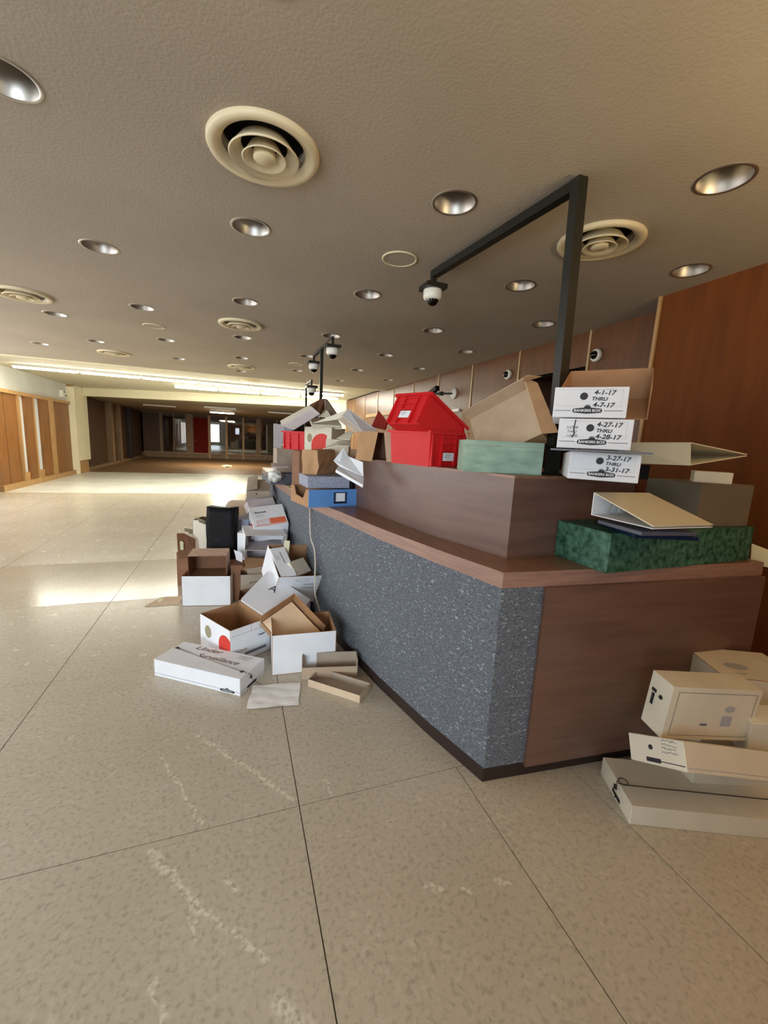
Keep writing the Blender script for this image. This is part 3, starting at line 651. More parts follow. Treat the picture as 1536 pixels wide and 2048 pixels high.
for v in bm.verts: v.co = Vector((v.co.x*1.2+random.uniform(-.05, .05), v.co.y, max(-.02, v.co.z*.35+random.uniform(-.03, .03))))
o = link_bm('crumpled_paper', bm, M['cream']); o.location = (-.4, 20.4, .02); tag(o, 'small heap of pale rubbish on the far brown floor', 'rubbish')

# white cable hanging down the carpet front
pts = [(.66, 3.5, 1.012), (.62, 3.42, 1.008), (.585, 3.36, .995), (.572, 3.34, .94), (.566, 3.30, .902), (.561, 3.27, .846), (.561, 3.22, .721), (.582, 3.16, .633), (.577, 3.08, .522), (.566, 3.03, .439), (.567, 3.0, .316), (.601, 2.98, .197), (.62, 2.97, .1), (.62, 2.98, .03), (.6, 3.05, .008), (.5, 3.1, .008)]
bm = bmesh.new(); tube(bm, smooth_path(pts, 5), .0065, 8); o = link_bm('power_cable', bm, M['cable']); tag(o, 'white cable hanging over the ledge down the carpeted counter front', 'cable')

# @@OBJECTS@@
FIT = {
 'backbox': ((0.2533, 4.9967, 0.8901), (13.3203, -6.6918, -4.2707), (0.2538, 0.3973, 0.0964)),
 'bagV': ((0.6428, 3.3351, 1.2958), (0.0042, -0.0002, -39.1824), (0.1376, 0.2973, 0.1958)),
 'binder1s': ((1.4246, 1.3228, 1.2937), (-2.4369, -3.6053, -36.078), (0.0705, 0.2007, 0.0744)),
 'binder2': ((1.7403, 1.1852, 1.4891), (-5.2049, -4.955, -97.0157), (0.2406, 0.2594, 0.0719)),
 'binderbot': ((1.5518, 1.1732, 1.241), (-3.1718, -0.0522, -1.0309), (0.3038, 0.2853, 0.004)),
 'bindertop': ((1.5551, 1.1737, 1.2907), (16.8544, 0.0181, -0.4368), (0.3119, 0.2921, 0.004)),
 'black': ((-0.125, 4.1995, 0.5623), (-0.0003, -0.0004, -20.7905), (0.2637, 0.1191, 0.4986)),
 'blue': ((0.6634, 3.2129, 1.0638), (0.0015, 0.0041, 12.1913), (0.4179, 0.3811, 0.1313)),
 'boxR': ((0.2485, 3.9936, 0.5423), (10.6216, 8.1507, 19.5895), (0.3739, 0.2995, 0.1457)),
 'cartonG': ((0.2261, 4.1275, 0.1226), (0.0083, -0.0056, 12.6215), (0.3417, 0.3377, 0.2451)),
 'darkbag': ((-0.1224, 4.1347, 0.4065), (-0.003, 0.0031, -17.6774), (0.2635, 0.15, 0.8128)),
 'edgewhite': ((2.5705, 1.2035, 1.0204), (0.0001, 0.0012, -108.6734), (0.1535, 0.2, 0.0447)),
 'flapI': ((-0.455, 4.2795, 0.4243), (-7.4989, 11.7732, 59.2446), (0.251, 0.01, 0.2256)),
 'flapJ': ((-0.5797, 3.9344, 0.003), (0.0018, 0.0001, -3.8547), (0.2349, 0.2274, 0.006)),
 'flapM': ((-0.0024, 4.699, 0.6544), (-15.804, -12.142, -30.8986), (0.2511, 0.01, 0.2047)),
 'floor4': ((2.1998, 0.9838, 0.3927), (-2.9809, 3.3767, -61.4877), (0.2796, 0.3079, 0.3003)),
 'floorlong': ((1.8756, 1.0025, 0.0436), (-0.0063, 0.0061, -23.7412), (0.6784, 0.2685, 0.087)),
 'floormid': ((1.7862, 0.9033, 0.3334), (-31.3066, 10.9561, -10.6465), (0.5979, 0.2498, 0.0975)),
 'floortop': ((1.7432, 0.9774, 0.5237), (2.2899, 2.8303, -14.5026), (0.3745, 0.1099, 0.2245)),
 'graybox': ((2.2597, 1.4573, 1.1882), (0.0007, -0.0026, -93.4604), (0.294, 0.3486, 0.3804)),
 'grayspeck': ((0.661, 3.2324, 1.1657), (-0.0005, 0.0004, 3.8986), (0.3303, 0.3033, 0.0887)),
 'greenmarble': ((1.9518, 1.4202, 1.0847), (-0.009, -0.0143, -88.3568), (0.2959, 0.98, 0.1729)),
 'innerkraft': ((0.4634, 3.2143, 0.4696), (-4.8257, 49.6227, -45.4114), (0.1296, 0.1989, 0.06)),
 'innerwhite': ((0.3394, 3.2018, 0.5153), (32.7085, -2.5633, 14.0428), (0.1198, 0.3023, 0.06)),
 'kraftD': ((0.3512, 2.7245, 0.1898), (22.3153, 30.3275, -49.8906), (0.3047, 0.2532, 0.07)),
 'kraftEE': ((1.3593, 1.9388, 1.6153), (67.2032, -27.9379, -53.9858), (0.3868, 0.3602, 0.1003)),
 'kraftEE2': ((1.1535, 1.5217, 1.507), (43.4181, -26.8436, -40.5417), (0.2805, 0.3421, 0.2473)),
 'kraftX': ((0.8743, 2.5677, 1.469), (-0.0002, -0.0009, -44.2822), (0.26, 0.25, 0.178)),
 'kraftlow1': ((0.5476, 2.4906, 0.076), (-0.0007, -0.0009, -10.9739), (0.3509, 0.1, 0.152)),
 'kraftlow2': ((0.5829, 2.2667, 0.025), (0.0012, 0.0015, -43.0039), (0.3571, 0.144, 0.0499)),
 'kraftside': ((-0.2271, 3.8928, 0.3538), (4.0239, -0.0728, -7.669), (0.3162, 0.2055, 0.1952)),
 'krafttray': ((0.2946, 2.7823, 0.3391), (45.3314, -42.115, -37.9209), (0.3042, 0.0521, 0.1)),
 'leftwhite': ((-0.215, 3.9424, 0.1359), (0.0017, -0.0016, -10.453), (0.4065, 0.3966, 0.2717)),
 'lidA': ((0.2779, 2.9885, 0.3046), (24.3005, 29.006, -27.9468), (0.3979, 0.3268, 0.03)),
 'orangebox': ((0.3059, 4.1914, 0.6491), (31.2369, -6.1223, 5.2915), (0.3282, 0.2994, 0.1998)),
 'pagecream': ((0.4532, 4.025, 0.9995), (0.0053, 0.0002, 4.9866), (0.0807, 0.6351, 0.003)),
 'palegreen': ((1.2199, 1.7453, 1.4551), (-0.0019, -0.0054, -21.0319), (0.3677, 0.2, 0.1499)),
 'panelO': ((0.2421, 4.4942, 0.7898), (51.7721, -5.0594, 23.7011), (0.2949, 0.0988, 0.1)),
 'paperQ': ((0.3101, 4.0892, 0.5667), (46.2019, -1.6899, -16.5593), (0.339, 0.0998, 0.04)),
 'paperW': ((0.7545, 2.8055, 1.3432), (24.7193, 28.2435, -11.1028), (0.224, 0.2229, 0.02)),
 'paperW2': ((0.7408, 2.7581, 1.2581), (4.8978, 25.2049, -15.7687), (0.2211, 0.2202, 0.02)),
 'paperfloor': ((0.2045, 2.2753, 0.001), (-0.0003, 0.0002, -9.2138), (0.2835, 0.2237, 0.002)),
 'redbin': ((1.0494, 2.2068, 1.4759), (-0.0004, 0.0003, -70.2947), (0.327, 0.2894, 0.1919)),
 'redcircle': ((-0.0127, 2.9179, 0.1229), (-0.0033, 0.0077, -58.5572), (0.3911, 0.3079, 0.2457)),
 'redcircle2': ((0.8132, 3.9841, 1.4919), (-0.0058, 0.0015, -38.3027), (0.2802, 0.2995, 0.2231)),
 'redtop': ((1.0172, 2.1679, 1.6064), (-27.4711, 0.7796, -70.3724), (0.2663, 0.3342, 0.1796)),
 'redtote': ((0.6161, 4.2277, 1.4693), (0.0001, -0.0014, -48.0142), (0.2793, 0.2, 0.1784)),
 'rightopen': ((0.4188, 3.2971, 0.4036), (25.1845, 4.7444, 10.9727), (0.3508, 0.3864, 0.2869)),
 'roofbox': ((0.5626, 3.9635, 1.6565), (80.4939, 58.6283, -22.0489), (0.1, 0.3204, 0.3063)),
 'roofpanel': ((0.5865, 3.9564, 1.6675), (31.2024, 23.4735, -36.065), (0.1217, 0.403, 0.02)),
 'slat2': ((0.8222, 3.8137, 1.7553), (62.671, 25.6158, -81.2111), (0.2993, 0.0932, 0.02)),
 'smallwhite': ((2.2115, 1.3596, 1.4342), (-0.0003, -0.0034, -47.8497), (0.1538, 0.1003, 0.0562)),
 'stack1': ((1.5072, 1.4265, 1.4403), (-1.2732, 0.3858, -39.8468), (0.2483, 0.5002, 0.1079)),
 'stack2': ((1.4256, 1.4018, 1.5673), (0.0645, -0.2537, -41.852), (0.2492, 0.502, 0.1101)),
 'stack3': ((1.4059, 1.4216, 1.6818), (0.08, -0.4427, -41.9905), (0.2481, 0.5018, 0.1103)),
 'stacktop': ((1.4941, 1.4078, 1.7496), (24.244, -0.287, -49.949), (0.3228, 0.2511, 0.1352)),
 'strip3': ((0.7379, 3.0165, 1.4536), (33.6982, -5.7832, -69.6114), (0.2761, 0.1286, 0.03)),
 'surveil': ((-0.1624, 2.6043, 0.0528), (-0.0, -0.0003, -35.7602), (0.6143, 0.2545, 0.1057)),
 'tray': ((0.4555, 4.6004, 1.0789), (-12.5277, 1.7671, 24.853), (0.2983, 0.2215, 0.1072)),
 'wedge': ((0.789, 2.7949, 1.6032), (16.1742, 26.8458, -62.5933), (0.2839, 0.1101, 0.0584)),
 'whiteK': ((-0.188, 4.3419, 0.4334), (-0.0008, 0.0012, -66.9929), (0.3027, 0.3004, 0.3865)),
 'whitefront': ((0.4168, 2.639, 0.1351), (-0.0004, 0.0, -3.3239), (0.4066, 0.3158, 0.2702)),
 'whiteplank': ((0.8002, 3.921, 1.6397), (18.4642, -0.6488, -1.8565), (0.271, 0.2003, 0.05)),
}
def fit(n): return FIT[n]
def sheet(name, quad, t, m, label=None, cat=None, parent=None, m2=None):
    """a flat card or panel whose own origin lies at its first corner"""
    o0 = Vector(quad[0]); bm = bmesh.new(); slab3(bm, [Vector(p)-(o0 if not parent else Vector((0, 0, 0))) for p in quad], t, 0, 1 if m2 else None)
    bm.faces.ensure_lookup_table(); ob = link_bm(name, bm, [m, m2] if m2 else m, parent)
    if not parent: ob.location = o0
    if label: tag(ob, label, cat)
    return ob
HW = dict(shear=.25)

# ---- string-tie storage boxes
c, r, D = fit('surveil'); e = closed('storage_box', c, r, D, M['white'], 'long flat white box with handwriting on top, in front on the floor')
T = facemap('T', D); F_ = facemap('F', D); Rt = facemap('R', D)
text(e, 'handwriting', T, 'Under', .06, M['brownink'], -.08, .088, 0, .35, bold=.0006, sx=1.25)
text(e, 'handwriting', T, 'Surveillance', .06, M['brownink'], .045, .015, 0, .35, bold=.0004, sx=1.05)
text(e, 'handwriting', T, 'TO: GUARDS DESK', .026, M['brownink'], -.05, -.09, 0, .2, sx=1.4)
shapes(e, 'stamp_print', T, scribble(3, .15, .1, .12, .016, 3), M['brownink'])
shapes(e, 'base_rule_print', F_, [('r', -D[0]/2, -.034, D[0]/2, -.032)], M['greyink'])
shapes(e, 'base_rule_print', Rt, [('r', -D[1]/2, -.034, D[1]/2, -.032)], M['greyink'])
shapes(e, 'banner_print', F_, [('p', [(.18, -.046), (.26, -.046), (.275, -.038), (.26, -.029), (.18, -.029), (.168, -.038)]), ('p', [(.205, -.027), (.235, -.027), (.22, -.018)])], M['ink'])
text(e, 'banner_lettering', F_, 'BANKERS BOX', .011, M['white'], .221, -.038, off=.0016)
shapes(e, 'banner_print', Rt, [('p', [(-.05, -.046), (.03, -.046), (.045, -.038), (.03, -.029), (-.05, -.029), (-.062, -.038)])], M['ink'])
knob(e, Rt, -.02, .012, .011)
bm = bmesh.new(); tube(bm, smooth_path([T(-.285, .035, .004), T(-.1, .0, .003), T(.1, -.03, .003), T(.26, -.055, .005), T(.285, -.06, .014), T(.3, -.06, .004), Rt(-.03, .03, .006), Rt(-.02, .0, .012), Rt(.0, -.03, .02), Rt(.02, -.05, .045)], 4), .0016, 6)
lathe(bm, [(0, .006), (.012, .005), (.012, .001)], 12, c=tuple(T(-.28, .035, 0))); lathe(bm, [(0, .006), (.012, .005), (.012, .001)], 12, c=tuple(T(.27, -.057, 0)))
link_bm('string', bm, M['string'], e)
bm = bmesh.new(); fl_ = [T(-D[0]/2, .03, .0015), T(D[0]/2, -.06, .0015), T(D[0]/2, -D[1]/2, .0015), T(-D[0]/2, -D[1]/2, .0015)]
slab3(bm, list(reversed(fl_)), .0022); link_bm('closing_flap', bm, M['white'], e)

rows = {'stack1': ('lowest', ['3-27-17', 'THRU', '3-31-17'], 0), 'stack2': ('middle', ['4-27-17', 'THRU', '4-28-17'], 1), 'stack3': ('top', ['4-1-17', 'THRU', '4-7-17'], 2)}
for key, (pos, tx, sd) in rows.items():
    c, r, D = fit(key); c = Vector(c)+Euler([R(a) for a in r]).to_matrix() @ Vector((0, -.02, 0)); D = (D[0], .46, D[2]); D = (D[0], D[1], D[2]); e = closed('storage_box', c, r, D, M['white'], f'white string-tie storage box, {pos} of the dated stack on the counter end, marked {tx[0]}', group='dated storage boxes stacked on the counter end')
    F_ = facemap('F', D); emblem(e, F_, D[0], -.006, -.030, .094, .021)
    knob(e, F_, -.022 if sd == 2 else -.016, .022, .0135)
    for k, s in enumerate(tx): text(e, 'handwriting', F_, s, .024 if k != 1 else .018, M['ink'], .045 if k != 1 else .03, .034-.022*k, -2, .2, off=.002, bold=.0005, sx=1.1)
    if sd == 1:
        shapes(e, 'pen_mark', F_, [('s', [(-.068, .05), (-.072, .02), (-.068, 0), (-.075, -.014)], .0042)], M['ink'])
        for k, s in enumerate(['3-27-08', 'THRU', '1-28-09']): text(e, 'handwriting', F_, s, .0125, M['ink'], -.078, .022-.0155*k, 0, .2, off=.0018)
        bm = bmesh.new(); bbox(bm, -.145, .19, -.265, .2, -.0105, -.004); 
        o = link_bm('folder', bm, M['greytray'], None); o.matrix_world = e.matrix_basis.copy(); o.location = e.location; o.rotation_euler = e.rotation_euler
        tag(o, 'thin dark grey folder sandwiched under the middle dated storage box', 'folder')
    shapes(e, 'small_print', F_, scribble(1, .045, .047, .05, .004, 5+sd), M['greyink'])
c, r, D = fit('stacktop'); e = carton('open_box', c, r, D, M['kraft_in'], M['kraft_in'], 'open brown cardboard box tilted behind the dated storage boxes', open_='TF')

# ---- floor pile, front
c, r, D = fit('redcircle'); e = carton('open_box', c, r, D, M['white'], M['kraft_in'], 'empty open white box with a red half circle and olive dot')
F_ = facemap('F', D); Rt = facemap('R', D); hx = D[0]/2; hz = D[2]/2
rr = .082; cx = hx-.062
pp = [(min(hx-.0005, cx+rr*math.cos(R(t))), -.012+rr*math.sin(R(t))) for t in range(0, 360, 8)]
shapes(e, 'red_circle_print', F_, [('p', pp)], M['redprint']); shapes(e, 'round_stamp_print', F_, [('e', -.085, .025, .042, .045)], M['olive'])
shapes(e, 'scribble_print', F_, scribble(2, -.16, -.035, .06, .018, 4), M['paleink'])
shapes(e, 'frame_print', Rt, [('s', [(-.14, .075), (.14, .075)], .002), ('s', [(-.0, .12), (-.0, .075)], .002), ('e', .085, .03, .03, .012, 180, 360), ('s', scribble(1, 0, 0, 0, 1)[0][1] if False else [(-.11, -.06), (.12, -.06)], .0015)], M['greyink'])
text(e, 'printed_word', Rt, 'Contents', .026, M['greyink'], -.08, -.04); shapes(e, 'bar_print', Rt, [('r', -.05, -.085, .12, -.065)], M['greyink'])
c, r, D = fit('whitefront'); e = carton('open_box', c, r, D, M['white'], M['kraft_in'], 'open white box by the counter holding a tilted kraft tray')
c, r, D = fit('kraftD'); Rm_ = Euler([R(a) for a in r]).to_matrix(); cb = Vector(c)-Rm_ @ Vector((0, 0, D[2]/2)); up_ = Rm_ @ Vector((0, 0, 1))
DT = (D[0]+.03, D[1]+.03, .125); ct_ = cb+Rm_ @ Vector((.006, .006, .03-.006+DT[2]/2))
e = carton('kraft_box', ct_, r, DT, M['kraft'], M['kraft_in'], 'brown open kraft box tilted inside the open white box', open_='T', low={'F': .38, 'R': .38})
D = (D[0], D[1], .036); c = cb+Rm_ @ Vector((0, 0, .034+.018))
e = carton('kraft_box', c, r, D, M['kraft_pale'], M['kraft_in'], 'pale flat kraft carton with round mark lying in the tilted brown box', open_='')
T = facemap('T', D)
shapes(e, 'recycle_mark', T, [('s', [(.06+.02*math.cos(R(t)), -.085+.02*math.sin(R(t))) for t in range(-10, 200, 15)], .003), ('s', [(.04, -.09), (.08, -.09)], .003), ('s', [(.06, -.1), (.06, -.075)], .003)], M['brownink'])
bm = bmesh.new(); slab3(bm, [T(D[0]/2-.045, -D[1]/2, .001), T(D[0]/2, -D[1]/2, .001), T(D[0]/2, D[1]/2, .001), T(D[0]/2-.045, D[1]/2, .001)], .004); link_bm('edge_band', bm, mat('pale_band', (236, 204, 160), .7), e)
c, r, D = fit('lidA'); e = carton('box_lid', c, r, D, M['white'], M['kraft_in'], 'white box lid marked with a handwritten A, leaning on the pile', open_='U')
T = facemap('T', D); text(e, 'handwriting', T, 'A', .085, M['ink'], -.075, .055, 8, .1, bold=.0002)
c, r, D = fit('kraftlow1'); e = carton('kraft_tray', (c[0]+.012, c[1]-.075, c[2]-.012), r, (D[0], .1, D[2]-.02), M['kraft_grey'], M['greykraft'], 'kraft tray standing open against the open white box', open_='T', low={'F': .62})
c, r, D = fit('kraftlow2'); e = carton('kraft_tray', (c[0], c[1]-.02, c[2]), r, (D[0], D[1], D[2]), M['kraft_lt'], M['greykraft'], 'small shallow kraft tray lying nearest to the counter base', low={})
c, r, D = fit('paperfloor')
bm = bmesh.new(); NX, NY = 22, 18; vs = []
for j in range(NY+1):
    for i in range(NX+1):
        x, y = (i/NX-.5)*D[0], (j/NY-.5)*D[1]
        z = .003+.003*abs(math.sin(y*42+math.sin(x*16)*1.3))+.0015*math.sin(x*30+y*20)**2
        vs.append(bm.verts.new((x+.004*math.sin(y*25), y+.003*math.sin(x*22), z)))
for j in range(NY):
    for i in range(NX): f = bm.faces.new((vs[j*(NX+1)+i], vs[j*(NX+1)+i+1], vs[(j+1)*(NX+1)+i+1], vs[(j+1)*(NX+1)+i])); f.smooth = True
o = link_bm('crumpled_paper', bm, M['paper']); o.location = (c[0], c[1], 0); o.rotation_euler = (0, 0, R(r[2])); tag(o, 'creased sheet of white paper lying flat on the floor', 'paper')

# ---- floor pile, middle
c, r, D = fit('leftwhite'); D2 = (D[0], .33, D[2]); e = carton('open_box', (c[0]-.005, c[1]-.03, c[2]), r, D2, M['white'], M['kraft_dk'], 'open white box at left of pile with a kraft box sideways in it')
c, r, D = fit('kraftside'); e = carton('kraft_box', c, r, D, M['pinkkraft'], M['kraft_dk'], 'brown box lying on its side with torn paper top', open_='F')
c, r, D = fit('flapJ'); bm = bmesh.new()
pts = [(-.14, -.1), (-.09, .02), (-.06, .09), (-.03, .1), (.13, .1), (.12, -.1)]
prism(bm, pts, 0, .005); o = link_bm('card_flap', bm, M['kraft_lt']); o.location = (c[0]-.02, c[1], .001); o.rotation_euler = (0, 0, R(r[2])); tag(o, 'flat kraft flap with an oval hand hole on the floor', 'cardboard')
bm = bmesh.new(); prism(bm, [(-.045+.022*math.cos(R(t)), .02+.048*math.sin(R(t))) for t in range(0, 360, 20)], .0055, .0062); ob = link_bm('hand_hole', bm, M['cream']); ob.parent = o
c, r, D = fit('black'); e = root_from_fit('black_case', (c[0], c[1], c[2]), (-3, 0, -21), D); tag(e, 'black vinyl case standing upright amid the boxes', 'case')
bm = bmesh.new(); bbox(bm, -D[0]/2, D[0]/2, -D[1]/2, D[1]/2, 0, D[2]); bmesh.ops.subdivide_edges(bm, edges=bm.edges[:], cuts=5, use_grid_fill=True)
for v in bm.verts:
    v.co.x += .006*math.sin(v.co.z*17+v.co.y*9); v.co.y += .004*math.sin(v.co.z*11+v.co.x*14); 
    if v.co.z > D[2]-.01: v.co.z -= .010*(1-abs(v.co.x)/(D[0]/2))
link_bm('case_body', bm, M['black'], e, True)
bm = bmesh.new(); bbox(bm, D[0]/2-.045, D[0]/2-.03, -D[1]/2-.006, -D[1]/2, .03, D[2]-.03); link_bm('spine_ridge', bm, M['black'], e)
shapes(e, 'label_print', facemap('F', D), scribble(1, -.05, -.06, .07, .008, 8), M['greyink']).location.y -= .008
e = closed('storage_box', (-.1, 4.25, .155), (0, 0, -22), (.36, .3, .31), M['kraft_dk'], 'brown closed box under the black case')
e = carton('open_box', (-.235, 4.42, .33), (0, 0, -24), (.28, .2, .64), M['white2'], M['greybox'], 'tall off-white open box behind the black case', open_='T')
sheet('card_flap', [(-.376, 4.384, .677), (-.285, 4.30, .66), (-.285, 4.34, .60), (-.345, 4.36, .632)], .003, M['greybox'], 'olive-grey torn flap beside the black case', 'cardboard')
sheet('card_flap', [(-.49, 4.5, .545), (-.375, 4.42, .54), (-.375, 4.42, .50), (-.49, 4.5, .51)], .003, M['greybox'], 'small grey-beige flap sticking out left of the tall box', 'cardboard')
e = carton('open_box', (-.33, 4.50, .25), (0, 0, -20), (.22, .2, .5), M['white2'], M['white2'], 'pale box filling the gap left of the tall off-white box', open_='T')
o = sheet('card_flap', [(-.53, 4.25, .549), (-.52, 4.22, .31), (-.439, 4.24, .305), (-.375, 4.27, .346), (-.375, 4.31, .473), (-.472, 4.28, .541)], .004, M['kraft_dk'], 'dark brown flap with white hand hole at pile left edge', 'cardboard')
ob = sheet('hand_hole', [(-.503, 4.228, .47), (-.500, 4.222, .395), (-.474, 4.231, .39), (-.474, 4.237, .463), (-.488, 4.234, .478)], .002, M['cream']); ob.parent = o; ob.location = Vector((-.503, 4.228, .47))-o.location
e = carton('open_box', (-.42, 4.43, .17), (0, 0, -15), (.2, .25, .34), M['kraft_dk'], M['kraft_dk'], 'brown box carrying the flap with the hand hole')
bm = bmesh.new(); prism(bm, [(-.11, 0), (-.11, .13), (-.08, .18), (-.04, .2), (.1, .2), (.1, -.06), (-.11, -.06)], -.003, .003)
o = link_bm('card_flap', bm, M['kraft_lt']); o.rotation_euler = (R(90), 0, R(-15)); o.location = (0, 4.7, .6); tag(o, 'upright kraft flap with a rounded corner behind the black case', 'cardboard')
e = carton('open_box', (-.02, 4.86, .3), (0, 0, -15), (.26, .28, .6), M['kraft_lt'], M['kraft_in'], 'kraft box behind the black case below the rounded flap')
# boxes between the black case and the counter
e = carton('open_box', (.215, 3.83, .15), (4, 0, -2), (.36, .3, .30), M['greykraft'], M['kraft_dk'], 'grey kraft open box in the middle of the pile')
e = closed('kraft_box', (.20, 3.87, .30), (22, 4, -6), (.27, .16, .07), M['kraft'], 'small kraft carton lying in the middle open box')
e = closed('kraft_box', (.22, 3.74, .26), (40, -6, 4), (.25, .14, .06), M['greykraft'], 'beige carton slumped in the middle open box below the kraft one')
e = carton('open_box', (.15, 3.50, .085), (0, 0, -4), (.27, .24, .17), M['greykraft'], M['kraft_dk'], 'worn beige box half hidden behind the lid marked A')
c, r, D = fit('rightopen'); e = carton('open_box', (c[0], c[1], c[2]-.0), r, D, M['white'], M['kraft_in'], 'tilted open white box with hand slot, beside the white cable')
F_ = facemap('F', D); sl = [(.02+.055*math.cos(R(t)) * 1, .105+.014*math.sin(R(t))) for t in range(0, 360, 20)]
shapes(e, 'hand_slot', F_, [('s', sl+[sl[0]], .003)], M['greyink']); shapes(e, 'line_print', F_, [('r', .04, .055, .15, .06), ('r', .02, .02, .15, .026)], M['greyink'])
e = closed('white_box', (.40, 3.36, .085), (0, 0, 4), (.32, .3, .17), M['lav'], 'low box carrying the tilted slotted box')
c, r, D = fit('innerwhite'); e = closed('white_box', c, r, D, M['white'], 'slim white box with printed label standing in the slotted box')
T = facemap('T', D); shapes(e, 'label_print', T, [('s', [(.005, .10), (.012, -.02)], .006)]+scribble(4, -.045, .07, .04, .014, 9), M['greyink'])
c, r, D = fit('innerkraft'); e = closed('white_box', c, r, D, M['white2'], 'rounded white carton with kraft end inside the slotted box')
sheet('card_strip', [(.368, 3.33, .675), (.412, 3.33, .668), (.395, 3.31, .50), (.35, 3.31, .50)], .003, M['cream'], 'pale yellow card strip sticking out of the slotted box', 'cardboard')
# the stack leaning on the counter
c, r, D = fit('orangebox'); D = (D[0], D[1], .19); e = closed('white_box', c, r, D, M['white'], 'white box with orange printed band, top of leaning stack')
T = facemap('T', D); L_ = facemap('L', D)
shapes(e, 'orange_band', T, [('r', .0, -.12, .152, -.04), ('r', -.145, -.135, .152, -.127)], M['orange']); shapes(e, 'frame_print', T, [('s', [(-.12, -.115), (-.01, -.115), (-.01, -.055), (-.12, -.055), (-.12, -.115)], .004)]+scribble(2, -.11, -.072, .09, .018, 2), M['redprint'])
text(e, 'printed_word', T, 'Storage', .036, M['ink'], -.07, .06, 2, .2, bold=.001); shapes(e, 'small_print', T, scribble(3, -.12, .02, .11, .014, 6)+scribble(1, .09, -.012, .04, .014, 6), M['greyink'])
shapes(e, 'red_stripe', L_, [('p', [(-.09, -.07), (-.05, -.07), (.10, .06), (.05, .06)])], M['redprint'])
c, r, D = fit('panelO'); e = carton('open_box', (c[0], c[1]+.02, c[2]-.02), r, D, M['lav'], M['lav'], 'lavender-white box standing behind the orange-banded box', open_='')
c, r, D = fit('paperQ'); e = closed('white_box', (c[0], c[1], c[2]), (30, 0, -8), (D[0], .14, .05), M['white'], 'flat white printed box under the orange-banded one')
shapes(e, 'line_print', facemap('T', (D[0], .14, .05)), scribble(2, -.14, .03, .14, .014, 7)+[('r', .09, -.05, .11, .03)], M['paleink'])
c, r, D = fit('boxR'); e = carton('open_box', c, (6, 3, 5), D, M['white'], M['lav'], 'open white box lying on its side beneath the leaning stack', open_='F')
e = closed('white_box', (.22, 4.30, .27), (0, 0, -4), (.36, .3, .27), M['lav'], 'lavender-white box, upper support of the leaning stack')
e = closed('white_box', (.21, 4.32, .065), (0, 0, -6), (.38, .34, .13), M['greykraft'], 'beige box at the bottom of the leaning stack')
e = closed('white_box', (.06, 4.02, .47), (0, 0, -12), (.08, .1, .26), M['white'], 'narrow white box wedged beside the leaning stack')
e = closed('kraft_box', (.035, 3.95, .17), (0, 0, -12), (.11, .3, .34), M['kraft_dk'], 'brown upright carton between black case and leaning stack')
e = closed('file_box', (.085, 4.42, .60), (0, 0, -12), (.12, .2, .12), M['speck'], 'grey ledger box right of the black case')
e = closed('white_box', (.085, 4.42, .27), (0, 0, -12), (.13, .22, .54), M['lav'], 'pale tall carton under the grey ledger box')
sheet('paper_sheet', [(-.02, 3.86, .47), (.05, 3.84, .44), (.05, 3.82, .36), (.0, 3.84, .38)], .003, M['white'], 'crumpled white sheet between the sideways box and the stack', 'paper')
c, r, D = fit('backbox'); D = (D[0], D[1], .09); e = carton('open_box', c, (r[0], 0, r[2]), D, M['greykraft'], M['greykraft'], 'grey-beige box with a raised flap, farthest atop the pile', open_='')
sheet('lid_flap', [(-D[0]/2, -D[1]/2, .09), (-.012, -D[1]/2, .115), (-.012, D[1]/2, .15), (-D[0]/2, D[1]/2, .11)], .003, M['greykraft'], parent=e)
shapes(e, 'round_hole', facemap('F', D), [('e', -.02, .01, .009, .009)], M['ink'])
e = closed('white_box', (.25, 5.02, .40), (0, 0, -6), (.26, .36, .80), M['lav'], 'pale tall box carrying the flapped grey-beige one')
e = closed('white_box', (.27, 4.56, .33), (0, 0, -6), (.28, .2, .66), M['kraft_dk'], 'brown box standing behind the leaning stack')

# ---- on the lower ledge
c, r, D = fit('blue'); e = root_from_fit('file_box', c, r, D); tag(e, 'blue-fronted kraft file box with a label holder on the ledge', 'file box')
x, y, z = D[0]/2, D[1]/2, D[2]; bm = bmesh.new(); bbox(bm, -x, x, -y, -y+.006, 0, z); link_bm('front_panel', bm, M['blue'], e)
bm = bmesh.new()
bbox(bm, -x, x, -y+.006, y, 0, .005); bbox(bm, -x, x, y-.005, y, .005, z); bbox(bm, x-.005, x, -y+.006, y-.005, .005, z)
prof = [(-y+.006, .005), (y-.005, .005), (y-.005, z*.95), (y-.12, z*.95), (y-.19, z*.35), (-y+.1, z*.42), (-y+.06, z)]
prof = [(-y+.006, .005), (y-.005, .005), (y-.005, z), (y-.07, z), (y-.11, z*.5), (-y+.12, z*.42), (-y+.05, z), (-y+.006, z)]
a_ = [bm.verts.new((-x, p[0], p[1])) for p in prof]; b_ = [bm.verts.new((-x+.005, p[0], p[1])) for p in prof]
bm.faces.new(a_); bm.faces.new(list(reversed(b_)))
for k in range(len(prof)): bm.faces.new((a_[k-1], a_[k], b_[k], b_[k-1]))
link_bm('tray', bm, M['kraft_in'], e)
F_ = facemap('F', D); bm = bmesh.new()
for (u0, u1, v0, v1) in ((-.01, .095, .038, .044), (-.01, .095, -.042, -.026), (-.01, .002, -.026, .038), (.083, .095, -.026, .038)):
    slab3(bm, [F_(u0, v0, .0), F_(u1, v0, .0), F_(u1, v1, .0), F_(u0, v1, .0)], .007)
lb_ = link_bm('label_holder', bm, M['navy'], e); shapes(lb_, 'label_card', F_, [('r', .002, -.026, .083, .038)], M['white'])
c, r, D = fit('grayspeck'); e = closed('file_box', (c[0], c[1]+.02, 1.1295+D[2]/2), r, D, M['speck'], 'grey speckled file box on top of the blue-fronted one')
